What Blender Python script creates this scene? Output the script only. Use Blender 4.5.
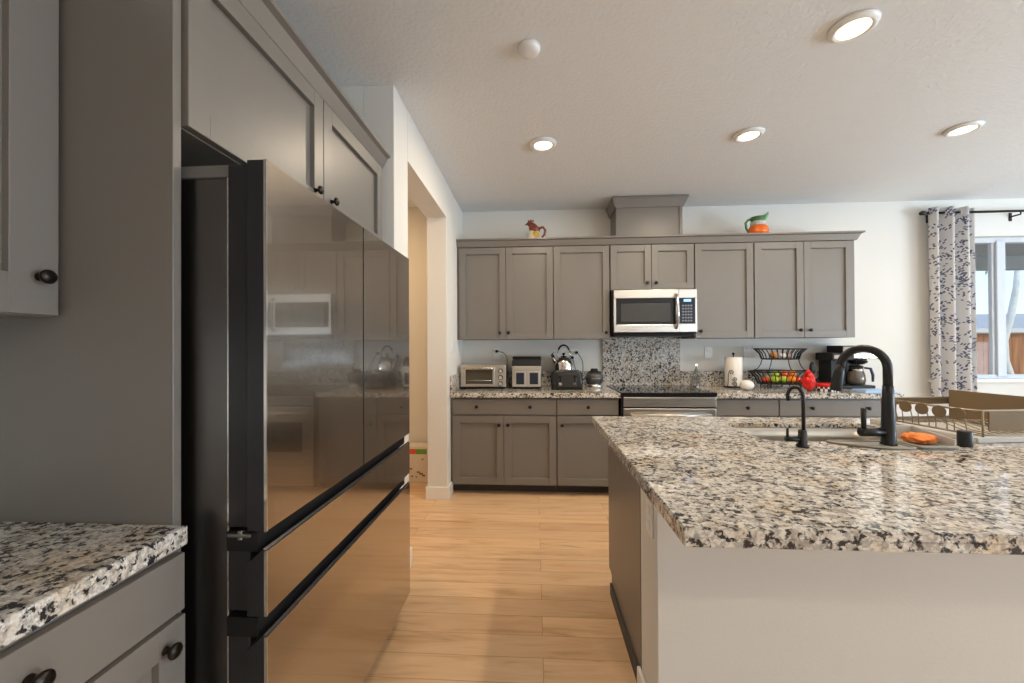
import bpy, bmesh, math, random
from mathutils import Vector, Matrix, Euler
random.seed(7)
scn = bpy.context.scene
COL = scn.collection
PI = math.pi
for o in list(bpy.data.objects): bpy.data.objects.remove(o)

# ------------------------------------------------------------------ camera, sky, light, exposure
CEIL, CH = 2.658, 1.27
F_PX, YAW, PITCH, ROLL, SY = 395.56, .0583, .006, -.0051, 3.015
fh = Vector((-math.sin(YAW), math.cos(YAW), 0)); rt = Vector((math.cos(YAW), math.sin(YAW), 0)); up = Vector((0, 0, 1))
fw = fh * math.cos(PITCH) + up * math.sin(PITCH); uu = up * math.cos(PITCH) - fh * math.sin(PITCH)
xi = rt * math.cos(ROLL) + uu * math.sin(ROLL); yi = uu * math.cos(ROLL) - rt * math.sin(ROLL)
cam = bpy.data.cameras.new('camera'); camo = bpy.data.objects.new('camera', cam); COL.objects.link(camo)
M = Matrix.Identity(4)
for i in range(3):
    M[i][0] = xi[i]; M[i][1] = yi[i]; M[i][2] = -fw[i]
M[0][3], M[1][3], M[2][3] = 0, 0, CH
camo.matrix_world = M
cam.sensor_fit = 'HORIZONTAL'; cam.sensor_width = 36; cam.lens = F_PX / 1024 * 36; cam.shift_y = SY / 1024
cam.clip_start = .02; cam.clip_end = 400
scn.camera = camo
vs = scn.view_settings
vs.view_transform = 'Standard'; vs.look = 'None'; vs.gamma = 1; vs.use_curve_mapping = False; vs.exposure = 0.04

w = bpy.data.worlds.new('sky'); scn.world = w; w.use_nodes = True
nt = w.node_tree; nt.nodes.clear()
def N(nt, t, **k):
    n = nt.nodes.new(t)
    for a, b in k.items(): setattr(n, a, b)
    return n
out = N(nt, 'ShaderNodeOutputWorld'); bg = N(nt, 'ShaderNodeBackground'); tc = N(nt, 'ShaderNodeTexCoord')
sp = N(nt, 'ShaderNodeSeparateXYZ'); rp = N(nt, 'ShaderNodeValToRGB')
rp.color_ramp.elements[0].position = 0; rp.color_ramp.elements[0].color = (.62, .74, .84, 1)
rp.color_ramp.elements[1].position = .5; rp.color_ramp.elements[1].color = (.20, .40, .72, 1)
ns = N(nt, 'ShaderNodeTexNoise'); ns.inputs['Scale'].default_value = 3.2; ns.inputs['Detail'].default_value = 6
cr = N(nt, 'ShaderNodeValToRGB'); cr.color_ramp.elements[0].position = .48; cr.color_ramp.elements[1].position = .66
mx = N(nt, 'ShaderNodeMixRGB'); mx.inputs[2].default_value = (.86, .9, .94, 1)
L = nt.links.new
L(tc.outputs['Generated'], sp.inputs[0]); L(sp.outputs['Z'], rp.inputs[0]); L(tc.outputs['Generated'], ns.inputs['Vector'])
L(ns.outputs['Fac'], cr.inputs[0]); L(cr.outputs[0], mx.inputs[0]); L(rp.outputs[0], mx.inputs[1]); L(mx.outputs[0], bg.inputs[0])
bg.inputs[1].default_value = 1.75; L(bg.outputs[0], out.inputs[0])

def area(name, loc, rot, sx, sy, power, col, spread=PI):
    l = bpy.data.lights.new(name, 'AREA'); l.shape = 'RECTANGLE'; l.size = sx; l.size_y = sy
    l.energy = power; l.color = col; l.spread = spread
    o = bpy.data.objects.new(name, l); COL.objects.link(o); o.location = loc; o.rotation_euler = rot
    return o
DAY = (.72, .87, 1.0)
area('patio_daylight_fill', (7.35, .2, .95), (0, math.radians(90 + 66), 0), 1.8, 3.0, 430, DAY)  # added area lamp outside the unseen door, tilted up to brighten the ceiling
area('rear_daylight_fill', (5.7, -4.45, .9), (math.radians(90 + 66), 0, 0), 2.2, 1.6, 150, DAY)  # added area lamp for fill from behind, outside the unseen rear glazing
sun = bpy.data.lights.new('sun', 'SUN'); sun.energy = 2.6; sun.angle = .01; sun.color = (1, .95, .87)
so = bpy.data.objects.new('sun', sun); COL.objects.link(so); so.rotation_euler = Vector((-.35, .55, -.9)).to_track_quat('-Z', 'Y').to_euler()
LAMP_COL = (1.0, .83, .62)
LAMP_W = 13.0

# ------------------------------------------------------------------ mesh helpers
class MB:
    def __init__(s): s.bm = bmesh.new()
    def _add(s, tmp, T=None, smooth=False):
        me = bpy.data.meshes.new('t'); bmesh.ops.recalc_face_normals(tmp, faces=tmp.faces[:])
        if T is not None: bmesh.ops.transform(tmp, matrix=T, verts=tmp.verts[:])
        for f in tmp.faces: f.smooth = smooth
        tmp.to_mesh(me); tmp.free(); s.bm.from_mesh(me); bpy.data.meshes.remove(me); return s
    def box(s, x0, x1, y0, y1, z0, z1, bev=0.0, seg=2, T=None, smooth=False):
        b = bmesh.new(); bmesh.ops.create_cube(b, size=1)
        for v in b.verts:
            v.co = Vector(((x0 + x1) / 2 + v.co.x * (x1 - x0), (y0 + y1) / 2 + v.co.y * (y1 - y0), (z0 + z1) / 2 + v.co.z * (z1 - z0)))
        if bev > 0: bmesh.ops.bevel(b, geom=b.edges[:], offset=bev, segments=seg, affect='EDGES', profile=.5)
        return s._add(b, T, smooth)
    def cyl(s, p, r, h, axis='Z', n=24, r2=None, T=None, bev=0):
        b = bmesh.new(); bmesh.ops.create_cone(b, cap_ends=True, segments=n, radius1=r, radius2=r if r2 is None else r2, depth=h)
        if bev: bmesh.ops.bevel(b, geom=[e for e in b.edges if len(e.link_faces) == 2 and any(len(f.verts) > 4 for f in e.link_faces)], offset=bev, segments=2, affect='EDGES')
        m = {'Z': Matrix.Identity(4), 'X': Matrix.Rotation(PI / 2, 4, 'Y'), 'Y': Matrix.Rotation(-PI / 2, 4, 'X')}[axis]
        off = {'Z': Vector((0, 0, h / 2)), 'X': Vector((h / 2, 0, 0)), 'Y': Vector((0, h / 2, 0))}[axis]
        TT = Matrix.Translation(Vector(p) + off) @ m
        s._add(b, TT if T is None else T @ TT, False)
        return s
    def lathe(s, prof, c=(0, 0, 0), n=28, T=None, sx=1, sy=1, smooth=True):
        b = bmesh.new(); rings = []
        for r, z in prof:
            if r < 1e-6: rings.append([b.verts.new((0, 0, z))])
            else: rings.append([b.verts.new((r * sx * math.cos(2 * PI * i / n), r * sy * math.sin(2 * PI * i / n), z)) for i in range(n)])
        for a, d in zip(rings, rings[1:]):
            for i in range(n):
                j = (i + 1) % n
                if len(a) == 1 and len(d) == 1: continue
                if len(a) == 1: b.faces.new((a[0], d[i], d[j]))
                elif len(d) == 1: b.faces.new((a[i], a[j], d[0]))
                else: b.faces.new((a[i], a[j], d[j], d[i]))
        if len(rings[0]) > 1: b.faces.new(rings[0][::-1])
        if len(rings[-1]) > 1: b.faces.new(rings[-1])
        TT = Matrix.Translation(Vector(c)); TT = TT if T is None else TT @ T
        return s._add(b, TT, smooth)
    def tube(s, pts, r, n=10, closed=False, T=None):
        pts = [Vector(p) for p in pts]; k = len(pts); rr = r if isinstance(r, (list, tuple)) else [r] * k
        b = bmesh.new(); rings = []; prev = None
        for i in range(k):
            if closed: t = pts[(i + 1) % k] - pts[i - 1]
            else: t = pts[min(i + 1, k - 1)] - pts[max(i - 1, 0)]
            t.normalize()
            if prev is None:
                a = Vector((0, 0, 1)) if abs(t.z) < .9 else Vector((1, 0, 0)); u = t.cross(a).normalized()
            else: u = (prev - t * prev.dot(t)).normalized()
            prev = u; v = t.cross(u)
            rings.append([b.verts.new(pts[i] + (u * math.cos(2 * PI * j / n) + v * math.sin(2 * PI * j / n)) * rr[i]) for j in range(n)])
        for a, d in (list(zip(rings, rings[1:])) + ([(rings[-1], rings[0])] if closed else [])):
            for j in range(n): b.faces.new((a[j], a[(j + 1) % n], d[(j + 1) % n], d[j]))
        if not closed: b.faces.new(rings[0][::-1]); b.faces.new(rings[-1])
        return s._add(b, T, True)
    def prism(s, poly, h, T=None, bev=0, smooth=False):       # polygon in XY, extruded up in Z
        b = bmesh.new(); lo = [b.verts.new((x, y, 0)) for x, y in poly]; hi = [b.verts.new((x, y, h)) for x, y in poly]
        b.faces.new(lo[::-1]); b.faces.new(hi); n = len(poly)
        for i in range(n): b.faces.new((lo[i], lo[(i + 1) % n], hi[(i + 1) % n], hi[i]))
        if bev: bmesh.ops.bevel(b, geom=b.edges[:], offset=bev, segments=2, affect='EDGES')
        return s._add(b, T, smooth)
    def sphere(s, c, r, sx=1, sy=1, sz=1, T=None, sub=3):
        b = bmesh.new(); bmesh.ops.create_icosphere(b, subdivisions=sub, radius=r)
        TT = Matrix.Translation(Vector(c)) @ Matrix.Diagonal((sx, sy, sz, 1))
        return s._add(b, TT if T is None else T @ TT, True)

def worldloc(o):
    v = Vector((0, 0, 0))
    while o is not None: v += o.location; o = o.parent
    return v
def tagp(o, label=None, cat=None, group=None, kind=None):
    if label: o['label'] = label
    if cat: o['category'] = cat
    if group: o['group'] = group
    if kind: o['kind'] = kind
    return o
def obj(name, mb, mat, parent=None, label=None):
    """one mesh object; coordinates given in world metres (or in the frame of a root still at the origin)"""
    bm = mb.bm; me = bpy.data.meshes.new(name)
    if parent is not None: off = worldloc(parent)
    else:
        vs_ = [v.co for v in bm.verts]
        off = Vector(((min(v.x for v in vs_) + max(v.x for v in vs_)) / 2, (min(v.y for v in vs_) + max(v.y for v in vs_)) / 2, min(v.z for v in vs_)))
    local = off if parent is None else Vector((0, 0, 0))
    bmesh.ops.translate(bm, vec=-off, verts=bm.verts[:])
    bm.to_mesh(me); bm.free()
    ms = mat if isinstance(mat, list) else [mat]
    for m in ms: me.materials.append(m)
    o = bpy.data.objects.new(name, me); COL.objects.link(o); o.location = local
    if parent is not None: o.parent = parent
    if label: o['label'] = label
    return o
def single(name, mb, mat, label, cat, group=None): return tagp(obj(name, mb, mat), label, cat, group)
def struct(name, mb, mat, parent=None):
    o = obj(name, mb, mat, parent)
    if parent is None: o['kind'] = 'structure'
    return o
def thing(name, label, cat, loc=(0, 0, 0), group=None):
    o = bpy.data.objects.new(name, None); COL.objects.link(o); o.location = loc; o.empty_display_size = .05
    return tagp(o, label, cat, group)
def dup(root, loc=None, rotz=None, label=None, group=None):
    r = root.copy(); COL.objects.link(r)
    if loc is not None: r.location = loc
    if rotz is not None: r.rotation_euler = (0, 0, rotz)
    if label: r['label'] = label
    if group: r['group'] = group
    for ch in list(root.children):
        c = ch.copy(); COL.objects.link(c); c.parent = r
        for g in list(ch.children):
            d = g.copy(); COL.objects.link(d); d.parent = c
    return r

# ------------------------------------------------------------------ materials
MAT = {}
def base(name, col, rough=.5, metal=0, spec=.5, coat=0, coat_rough=.05):
    m = bpy.data.materials.new(name); m.use_nodes = True; b = m.node_tree.nodes['Principled BSDF']
    b.inputs['Base Color'].default_value = (*col, 1); b.inputs['Roughness'].default_value = rough; b.inputs['Metallic'].default_value = metal
    b.inputs['Specular IOR Level'].default_value = spec; b.inputs['Coat Weight'].default_value = coat; b.inputs['Coat Roughness'].default_value = coat_rough
    return m, m.node_tree, b
def mat(name, col, rough=.5, metal=0, spec=.5, coat=0, var=.06, vscale=9, bump=0, bscale=200):
    """plain colour with a slight procedural mottling and optional fine bump"""
    if name in MAT: return MAT[name]
    m, t, b = base(name, col, rough, metal, spec, coat)
    tc = N(t, 'ShaderNodeTexCoord'); l = t.links.new
    if var:
        n = N(t, 'ShaderNodeTexNoise'); n.inputs['Scale'].default_value = vscale; n.inputs['Detail'].default_value = 3
        mr = N(t, 'ShaderNodeMapRange'); mr.inputs['To Min'].default_value = 1 - var; mr.inputs['To Max'].default_value = 1 + var
        x = N(t, 'ShaderNodeVectorMath', operation='SCALE'); x.inputs[0].default_value = col
        l(tc.outputs['Object'], n.inputs['Vector']); l(n.outputs['Fac'], mr.inputs['Value']); l(mr.outputs[0], x.inputs['Scale']); l(x.outputs[0], b.inputs['Base Color'])
    if bump:
        n2 = N(t, 'ShaderNodeTexNoise'); n2.inputs['Scale'].default_value = bscale; n2.inputs['Detail'].default_value = 3
        bp = N(t, 'ShaderNodeBump'); bp.inputs['Strength'].default_value = bump; bp.inputs['Distance'].default_value = .004
        l(tc.outputs['Object'], n2.inputs['Vector']); l(n2.outputs['Fac'], bp.inputs['Height']); l(bp.outputs[0], b.inputs['Normal'])
    MAT[name] = m; return m
def emis(name, col, s):
    m = bpy.data.materials.new(name); m.use_nodes = True; b = m.node_tree.nodes['Principled BSDF']
    b.inputs['Base Color'].default_value = (*col, 1); b.inputs['Emission Color'].default_value = (*col, 1); b.inputs['Emission Strength'].default_value = s
    return m
def ramp(t, stops):
    r = N(t, 'ShaderNodeValToRGB'); e = r.color_ramp.elements
    while len(e) < len(stops): e.new(.5)
    for i, (p, c) in enumerate(stops): e[i].position = p; e[i].color = (*c, 1) if len(c) == 3 else c
    return r

def granite():
    m, t, b = base('speckled_granite', (.7, .65, .58), .07, 0, .5); l = t.links.new
    tc = N(t, 'ShaderNodeTexCoord'); mp = N(t, 'ShaderNodeMapping'); l(tc.outputs['Object'], mp.inputs[0])
    mp.inputs['Scale'].default_value = (1.0, 1.15, 1.0)
    def noise(sc, det=3, ro=.55, dist=0):
        n = N(t, 'ShaderNodeTexNoise'); n.inputs['Scale'].default_value = sc; n.inputs['Detail'].default_value = det
        n.inputs['Roughness'].default_value = ro; n.inputs['Distortion'].default_value = dist; l(mp.outputs[0], n.inputs['Vector']); return n
    n1 = noise(34, 4, .6, .4); n2 = noise(62, 4, .62, .4); n3 = noise(6, 3); n4 = noise(85, 3, .6); n5 = noise(14, 2)
    c0 = ramp(t, [(.36, (.40, .36, .32)), (.47, (.66, .61, .54)), (.56, (.76, .74, .70)), (.66, (.48, .46, .44))]); l(n1.outputs['Fac'], c0.inputs[0])
    c1 = ramp(t, [(.50, (0, 0, 0)), (.68, (1, 1, 1))]); l(n3.outputs['Fac'], c1.inputs[0])
    m1 = N(t, 'ShaderNodeMixRGB', blend_type='MULTIPLY'); m1.inputs[2].default_value = (.95, .83, .69, 1); l(c1.outputs[0], m1.inputs[0]); l(c0.outputs[0], m1.inputs[1])
    c2 = ramp(t, [(.48, (0, 0, 0)), (.58, (1, 1, 1))]); l(n4.outputs['Fac'], c2.inputs[0])
    m2 = N(t, 'ShaderNodeMixRGB'); m2.inputs[2].default_value = (.24, .225, .215, 1)
    g = N(t, 'ShaderNodeMath', operation='MULTIPLY'); g.inputs[1].default_value = .6; l(c2.outputs[0], g.inputs[0]); l(g.outputs[0], m2.inputs[0]); l(m1.outputs[0], m2.inputs[1])
    av = N(t, 'ShaderNodeMath', operation='MULTIPLY_ADD'); av.inputs[1].default_value = .20; l(n5.outputs['Fac'], av.inputs[0]); l(n2.outputs['Fac'], av.inputs[2])
    c3 = ramp(t, [(.612, (0, 0, 0)), (.690, (1, 1, 1))]); l(av.outputs[0], c3.inputs[0])
    m3 = N(t, 'ShaderNodeMixRGB'); m3.inputs[2].default_value = (.026, .025, .027, 1); l(c3.outputs[0], m3.inputs[0]); l(m2.outputs[0], m3.inputs[1])
    l(m3.outputs[0], b.inputs['Base Color']); return m
def woodfloor():
    m, t, b = base('hickory_planks', (.6, .4, .2), .28, 0, .5); l = t.links.new
    tc = N(t, 'ShaderNodeTexCoord')
    br = N(t, 'ShaderNodeTexBrick'); br.offset = .37; br.inputs['Scale'].default_value = 1
    br.inputs['Brick Width'].default_value = 1.35; br.inputs['Row Height'].default_value = .125; br.inputs['Mortar Size'].default_value = .0016
    br.inputs['Mortar Smooth'].default_value = .2; br.inputs['Bias'].default_value = 0
    br.inputs['Color1'].default_value = (0, 0, 0, 1); br.inputs['Color2'].default_value = (1, 1, 1, 1); br.inputs['Mortar'].default_value = (.5, .5, .5, 1)
    l(tc.outputs['Object'], br.inputs['Vector'])
    # per-plank offset for the grain
    mul = N(t, 'ShaderNodeVectorMath', operation='SCALE'); mul.inputs['Scale'].default_value = 7.0; l(br.outputs['Color'], mul.inputs[0])
    ad = N(t, 'ShaderNodeVectorMath', operation='ADD'); l(tc.outputs['Object'], ad.inputs[0]); l(mul.outputs[0], ad.inputs[1])
    mp = N(t, 'ShaderNodeMapping'); mp.inputs['Scale'].default_value = (1.1, 9, 1); l(ad.outputs[0], mp.inputs[0])
    n = N(t, 'ShaderNodeTexNoise'); n.inputs['Scale'].default_value = 2.2; n.inputs['Detail'].default_value = 5; n.inputs['Distortion'].default_value = .9; l(mp.outputs[0], n.inputs['Vector'])
    gr = ramp(t, [(.25, (.50, .30, .16)), (.42, (.68, .445, .255)), (.62, (.75, .52, .32)), (.8, (.66, .43, .25))]); l(n.outputs['Fac'], gr.inputs[0])
    tone = ramp(t, [(0, (.88, .82, .77)), (.5, (1, 1, 1)), (1, (1.06, 1.05, 1.02))]); l(br.outputs['Color'], tone.inputs[0])
    mu = N(t, 'ShaderNodeMixRGB', blend_type='MULTIPLY'); mu.inputs[0].default_value = 1; l(gr.outputs[0], mu.inputs[1]); l(tone.outputs[0], mu.inputs[2])
    # long dark mineral streaks
    mp2 = N(t, 'ShaderNodeMapping'); mp2.inputs['Scale'].default_value = (.9, 14, 1); l(ad.outputs[0], mp2.inputs[0])
    n2 = N(t, 'ShaderNodeTexNoise'); n2.inputs['Scale'].default_value = 1.4; n2.inputs['Detail'].default_value = 3; n2.inputs['Distortion'].default_value = 1.6; l(mp2.outputs[0], n2.inputs['Vector'])
    st = ramp(t, [(.66, (0, 0, 0)), (.76, (1, 1, 1))]); l(n2.outputs['Fac'], st.inputs[0])
    ml = N(t, 'ShaderNodeMixRGB'); ml.inputs[2].default_value = (.27, .12, .05, 1); sc = N(t, 'ShaderNodeMath', operation='MULTIPLY'); sc.inputs[1].default_value = .65
    l(st.outputs[0], sc.inputs[0]); l(sc.outputs[0], ml.inputs[0]); l(mu.outputs[0], ml.inputs[1])
    sm = N(t, 'ShaderNodeMixRGB'); sm.inputs[2].default_value = (.42, .25, .13, 1); l(br.outputs['Fac'], sm.inputs[0]); l(ml.outputs[0], sm.inputs[1])
    l(sm.outputs[0], b.inputs['Base Color']); return m
def brushed(name, col, rough, axis='X', k=.25):
    m, t, b = base(name, col, rough, 1.0); l = t.links.new
    tc = N(t, 'ShaderNodeTexCoord'); mp = N(t, 'ShaderNodeMapping'); l(tc.outputs['Object'], mp.inputs[0])
    mp.inputs['Scale'].default_value = {'X': (3, 220, 220), 'Y': (220, 3, 220), 'Z': (220, 220, 3)}[axis]
    n = N(t, 'ShaderNodeTexNoise'); n.inputs['Scale'].default_value = 1; n.inputs['Detail'].default_value = 2; l(mp.outputs[0], n.inputs['Vector'])
    mr = N(t, 'ShaderNodeMapRange'); mr.inputs['To Min'].default_value = rough * (1 - k); mr.inputs['To Max'].default_value = rough * (1 + k)
    l(n.outputs['Fac'], mr.inputs['Value']); l(mr.outputs[0], b.inputs['Roughness']); return m
def glassmat(name, col, alpha, rough=.02):
    """thin pane: mostly see-through with a mirror-like share"""
    m = bpy.data.materials.new(name); m.use_nodes = True; t = m.node_tree; t.nodes.clear(); l = t.links.new
    o = N(t, 'ShaderNodeOutputMaterial'); tr = N(t, 'ShaderNodeBsdfTransparent'); tr.inputs[0].default_value = (*col, 1)
    gl = N(t, 'ShaderNodeBsdfGlossy'); gl.inputs['Roughness'].default_value = rough
    lw = N(t, 'ShaderNodeLayerWeight'); lw.inputs[0].default_value = .5
    fr = N(t, 'ShaderNodeMath', operation='POWER'); fr.inputs[1].default_value = 5; l(lw.outputs['Facing'], fr.inputs[0])
    ma = N(t, 'ShaderNodeMath', operation='ADD'); ma.inputs[1].default_value = alpha; ma.use_clamp = True
    mx = N(t, 'ShaderNodeMixShader'); l(fr.outputs[0], ma.inputs[0]); l(ma.outputs[0], mx.inputs[0]); l(tr.outputs[0], mx.inputs[1]); l(gl.outputs[0], mx.inputs[2]); l(mx.outputs[0], o.inputs[0])
    return m
def curtain_mat():
    m, t, b = base('leaf_print_curtain', (.8, .79, .8), .85, 0, .2); l = t.links.new
    uv = N(t, 'ShaderNodeUVMap')
    prev = None
    for k, (rot, sx, sy, off) in enumerate([(.65, 55, 27, 0), (-.75, 52, 25, 3.3), (1.5, 60, 30, 7.7)]):
        mp = N(t, 'ShaderNodeMapping'); mp.vector_type = 'TEXTURE'
        mp.inputs['Rotation'].default_value = (0, 0, rot); mp.inputs['Scale'].default_value = (1 / sx, 1 / sy, 1); mp.inputs['Location'].default_value = (off, off * .7, 0)
        l(uv.outputs[0], mp.inputs[0])
        v = N(t, 'ShaderNodeTexVoronoi'); v.voronoi_dimensions = '2D'; v.inputs['Scale'].default_value = 1; v.inputs['Randomness'].default_value = .8; l(mp.outputs[0], v.inputs['Vector'])
        lt = N(t, 'ShaderNodeMath', operation='LESS_THAN'); lt.inputs[1].default_value = .31; l(v.outputs['Distance'], lt.inputs[0])
        nz = N(t, 'ShaderNodeTexNoise'); nz.noise_dimensions = '2D'; nz.inputs['Scale'].default_value = 11; nz.inputs['Detail'].default_value = 1
        vm = N(t, 'ShaderNodeVectorMath', operation='MULTIPLY'); vm.inputs[1].default_value = (1 / sx, 1 / sy, 1); l(v.outputs['Position'], vm.inputs[0]); l(vm.outputs[0], nz.inputs['Vector'])
        gt = N(t, 'ShaderNodeMath', operation='GREATER_THAN'); gt.inputs[1].default_value = .605; l(nz.outputs['Fac'], gt.inputs[0])
        a = N(t, 'ShaderNodeMath', operation='MULTIPLY'); l(lt.outputs[0], a.inputs[0]); l(gt.outputs[0], a.inputs[1])
        if prev is None: prev = a
        else:
            mxx = N(t, 'ShaderNodeMath', operation='MAXIMUM'); l(prev.outputs[0], mxx.inputs[0]); l(a.outputs[0], mxx.inputs[1]); prev = mxx
    z = prev
    mc = N(t, 'ShaderNodeMixRGB'); mc.inputs[1].default_value = (.80, .78, .77, 1); mc.inputs[2].default_value = (.13, .145, .225, 1); l(z.outputs[0], mc.inputs[0])
    l(mc.outputs[0], b.inputs['Base Color'])
    trl = N(t, 'ShaderNodeBsdfTranslucent'); l(mc.outputs[0], trl.inputs[0])
    mxs = N(t, 'ShaderNodeMixShader'); mxs.inputs[0].default_value = .35; o = t.nodes['Material Output']
    l(b.outputs[0], mxs.inputs[1]); l(trl.outputs[0], mxs.inputs[2]); l(mxs.outputs[0], o.inputs[0]); return m
def check_mat(name, a, c, s):
    m, t, b = base(name, a, .3); l = t.links.new
    tc = N(t, 'ShaderNodeTexCoord'); ck = N(t, 'ShaderNodeTexChecker'); ck.inputs['Scale'].default_value = s
    ck.inputs['Color1'].default_value = (*a, 1); ck.inputs['Color2'].default_value = (*c, 1); l(tc.outputs['Object'], ck.inputs['Vector']); l(ck.outputs[0], b.inputs['Base Color']); return m

PAINT = mat('taupe_cabinet_paint', (.186, .169, .151), .38, var=.03, vscale=4)
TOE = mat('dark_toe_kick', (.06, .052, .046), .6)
WALL = mat('off_white_wall_paint', (.75, .73, .685), .75, var=.015, vscale=3, bump=.12, bscale=90)
CEILM = mat('knockdown_ceiling', (.76, .78, .79), .85, var=.02, vscale=12, bump=.9, bscale=48)
TRIM = mat('white_trim_paint', (.84, .82, .78), .4, var=.02)
WHITE = mat('white_plastic', (.82, .82, .80), .35, var=.02)
GRAN = granite(); FLOOR = woodfloor()
STEEL = brushed('brushed_stainless', (.68, .65, .61), .30, 'X')
STEELD = brushed('dark_stainless', (.17, .16, .155), .34, 'Z')
FGLASS = brushed('bronze_mirror_steel', (.43, .38, .325), .20, 'Z', .25)
for n_ in FGLASS.node_tree.nodes:
    if n_.type == 'BSDF_PRINCIPLED': n_.inputs['Coat Weight'].default_value = 1; n_.inputs['Coat Roughness'].default_value = .02; n_.inputs['Coat IOR'].default_value = 1.6
CHROME = mat('polished_steel', (.72, .70, .67), .14, 1, var=.03)
BLACKGL = mat('black_glass', (.012, .012, .014), .05, var=.1)
BLACK = mat('black_plastic', (.011, .011, .012), .42, 0, .25, var=.15)
BLACKM = mat('matte_black_metal', (.012, .0115, .012), .34, 0, .35, var=.15)
BRONZE = mat('oil_rubbed_bronze', (.03, .024, .02), .28, .8, var=.2)
GREYPL = mat('grey_silicone', (.27, .255, .225), .5, var=.06)
SINKM = mat('stainless_sink', (.50, .47, .42), .33, 1, var=.04)
RACKM = mat('bronze_rack_panel', (.19, .135, .08), .65, 0, .15, var=.06)
PALEPL = mat('pale_grey_plastic', (.50, .49, .47), .4, var=.04)
VINYL = mat('backlit_window_vinyl', (.60, .63, .67), .45, var=.02)  # white vinyl; its backlit blue-grey shade is put into the colour
PANE = glassmat('window_glass', (.96, .98, 1), .004)
JAR = glassmat('clear_glass', (.75, .72, .68), .10)
BULB = emis('lamp_diffuser', (1, .86, .62), 3.2)

# ------------------------------------------------------------------ setting
YW, XL, YR, YO1, YO2, ZO = 4.03, -.737, 2.04, 2.267, 3.274, 2.36
XB, XE, YS = -1.42, 7.0, -4.0          # wall behind the left cabinets, right wall, rear wall
struct('floor', MB().box(-3.4, XE + .15, YS - .15, YW + .12, -.06, 0), FLOOR)
struct('ceiling', MB().box(-3.4, XE + .15, YS - .15, YW + .12, CEIL, CEIL + .1), CEILM)
WX0, WX1, WZ0, WZ1 = 3.80, 6.25, .93, 2.305
b = MB(); b.box(-3.4, WX0, YW, YW + .14, 0, CEIL); b.box(WX1, XE, YW, YW + .14, 0, CEIL); b.box(WX0, WX1, YW, YW + .14, 0, WZ0); b.box(WX0, WX1, YW, YW + .14, WZ1, CEIL)
struct('wall_back', b, WALL)
b = MB(); b.box(-.905, XL, YR, YO1, 0, CEIL, .004); b.box(-.905, XL, YO1, YO2, ZO, CEIL); b.box(-.905, XL, YO2, YW, 0, CEIL, .004)
struct('wall_left', b, WALL)
struct('wall_alcove', MB().box(-2.7, -.905, YR, YO1, 0, CEIL), WALL)
struct('wall_cabinet_side', MB().box(XB - .14, XB, YS, YR, 0, CEIL), WALL)
struct('wall_hall_end', MB().box(-2.7, -.905, 3.86, YW, 0, CEIL), WALL)
struct('wall_hall_side', MB().box(-2.84, -2.7, YO1, 3.86, 0, CEIL), WALL)
b = MB(); b.box(XE, XE + .14, YS, -1.45, 0, CEIL); b.box(XE, XE + .14, 1.85, YW, 0, CEIL); b.box(XE, XE + .14, -1.45, 1.85, 2.25, CEIL)
struct('wall_right', b, WALL)
b = MB(); b.box(XB - .14, 4.5, YS - .14, YS, 0, CEIL); b.box(6.9, XE + .14, YS - .14, YS, 0, CEIL); b.box(4.5, 6.9, YS - .14, YS, 2.35, CEIL); b.box(4.5, 6.9, YS - .14, YS, 0, .12)
struct('wall_rear', b, WALL)
# baseboards
BH, BT = .105, .015
b = MB(); b.box(XL, XL + BT, YR, YO1 + BT, 0, BH, .003); b.box(-.905, XL, YO1, YO1 + BT, 0, BH, .003)
struct('baseboard_left', b, TRIM)
b = MB(); b.box(-.92, XL + BT, YO2 - BT, YO2, 0, BH, .003); b.box(XL, XL + BT, YO2, 3.44, 0, BH, .003); b.box(-.92, -.905, YO2, 3.86, 0, BH, .003)
struct('baseboard_pier', b, TRIM)
struct('baseboard_hall', MB().box(-2.7, -.92, 3.845, 3.86, 0, BH, .003), TRIM)
b = MB(); b.box(3.0, XE, YW - BT, YW, 0, BH, .003)
struct('baseboard_back', b, TRIM)
# window on the back wall: drywall return, white vinyl slider with three lights
def window(name, x0, x1, z0, z1, y, muls, w_=.05):
    b = MB()
    b.box(x0, x1, y, y + .07, z1 - w_, z1, .004); b.box(x0, x1, y, y + .07, z0, z0 + w_, .004)
    b.box(x0, x0 + w_, y, y + .07, z0 + w_, z1 - w_, .004); b.box(x1 - w_, x1, y, y + .07, z0 + w_, z1 - w_, .004)
    root = struct(name, b, VINYL)
    for mxx in muls:
        obj('sash_stile', MB().box(mxx - .055, mxx - .032, y + .01, y + .045, z0 + w_, z1 - w_, .004).box(mxx - .032, mxx + .05, y - .012, y + .05, z0 + .03, z1 - .03, .008), VINYL, root)
    xs = [x0 + w_] + muls + [x1 - w_]
    for a, c in zip(xs, xs[1:]): obj('pane', MB().box(a, c, y + .03, y + .036, z0 + w_, z1 - w_), PANE, root)
    return root
window('window_1', WX0, WX1, WZ0, WZ1, YW + .055, [4.478, 5.62])
struct('trim_1', MB().box(WX0 - .03, WX1 + .03, YW - .03, YW + .055, WZ0 - .02, WZ0 + .012, .006), TRIM)
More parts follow.
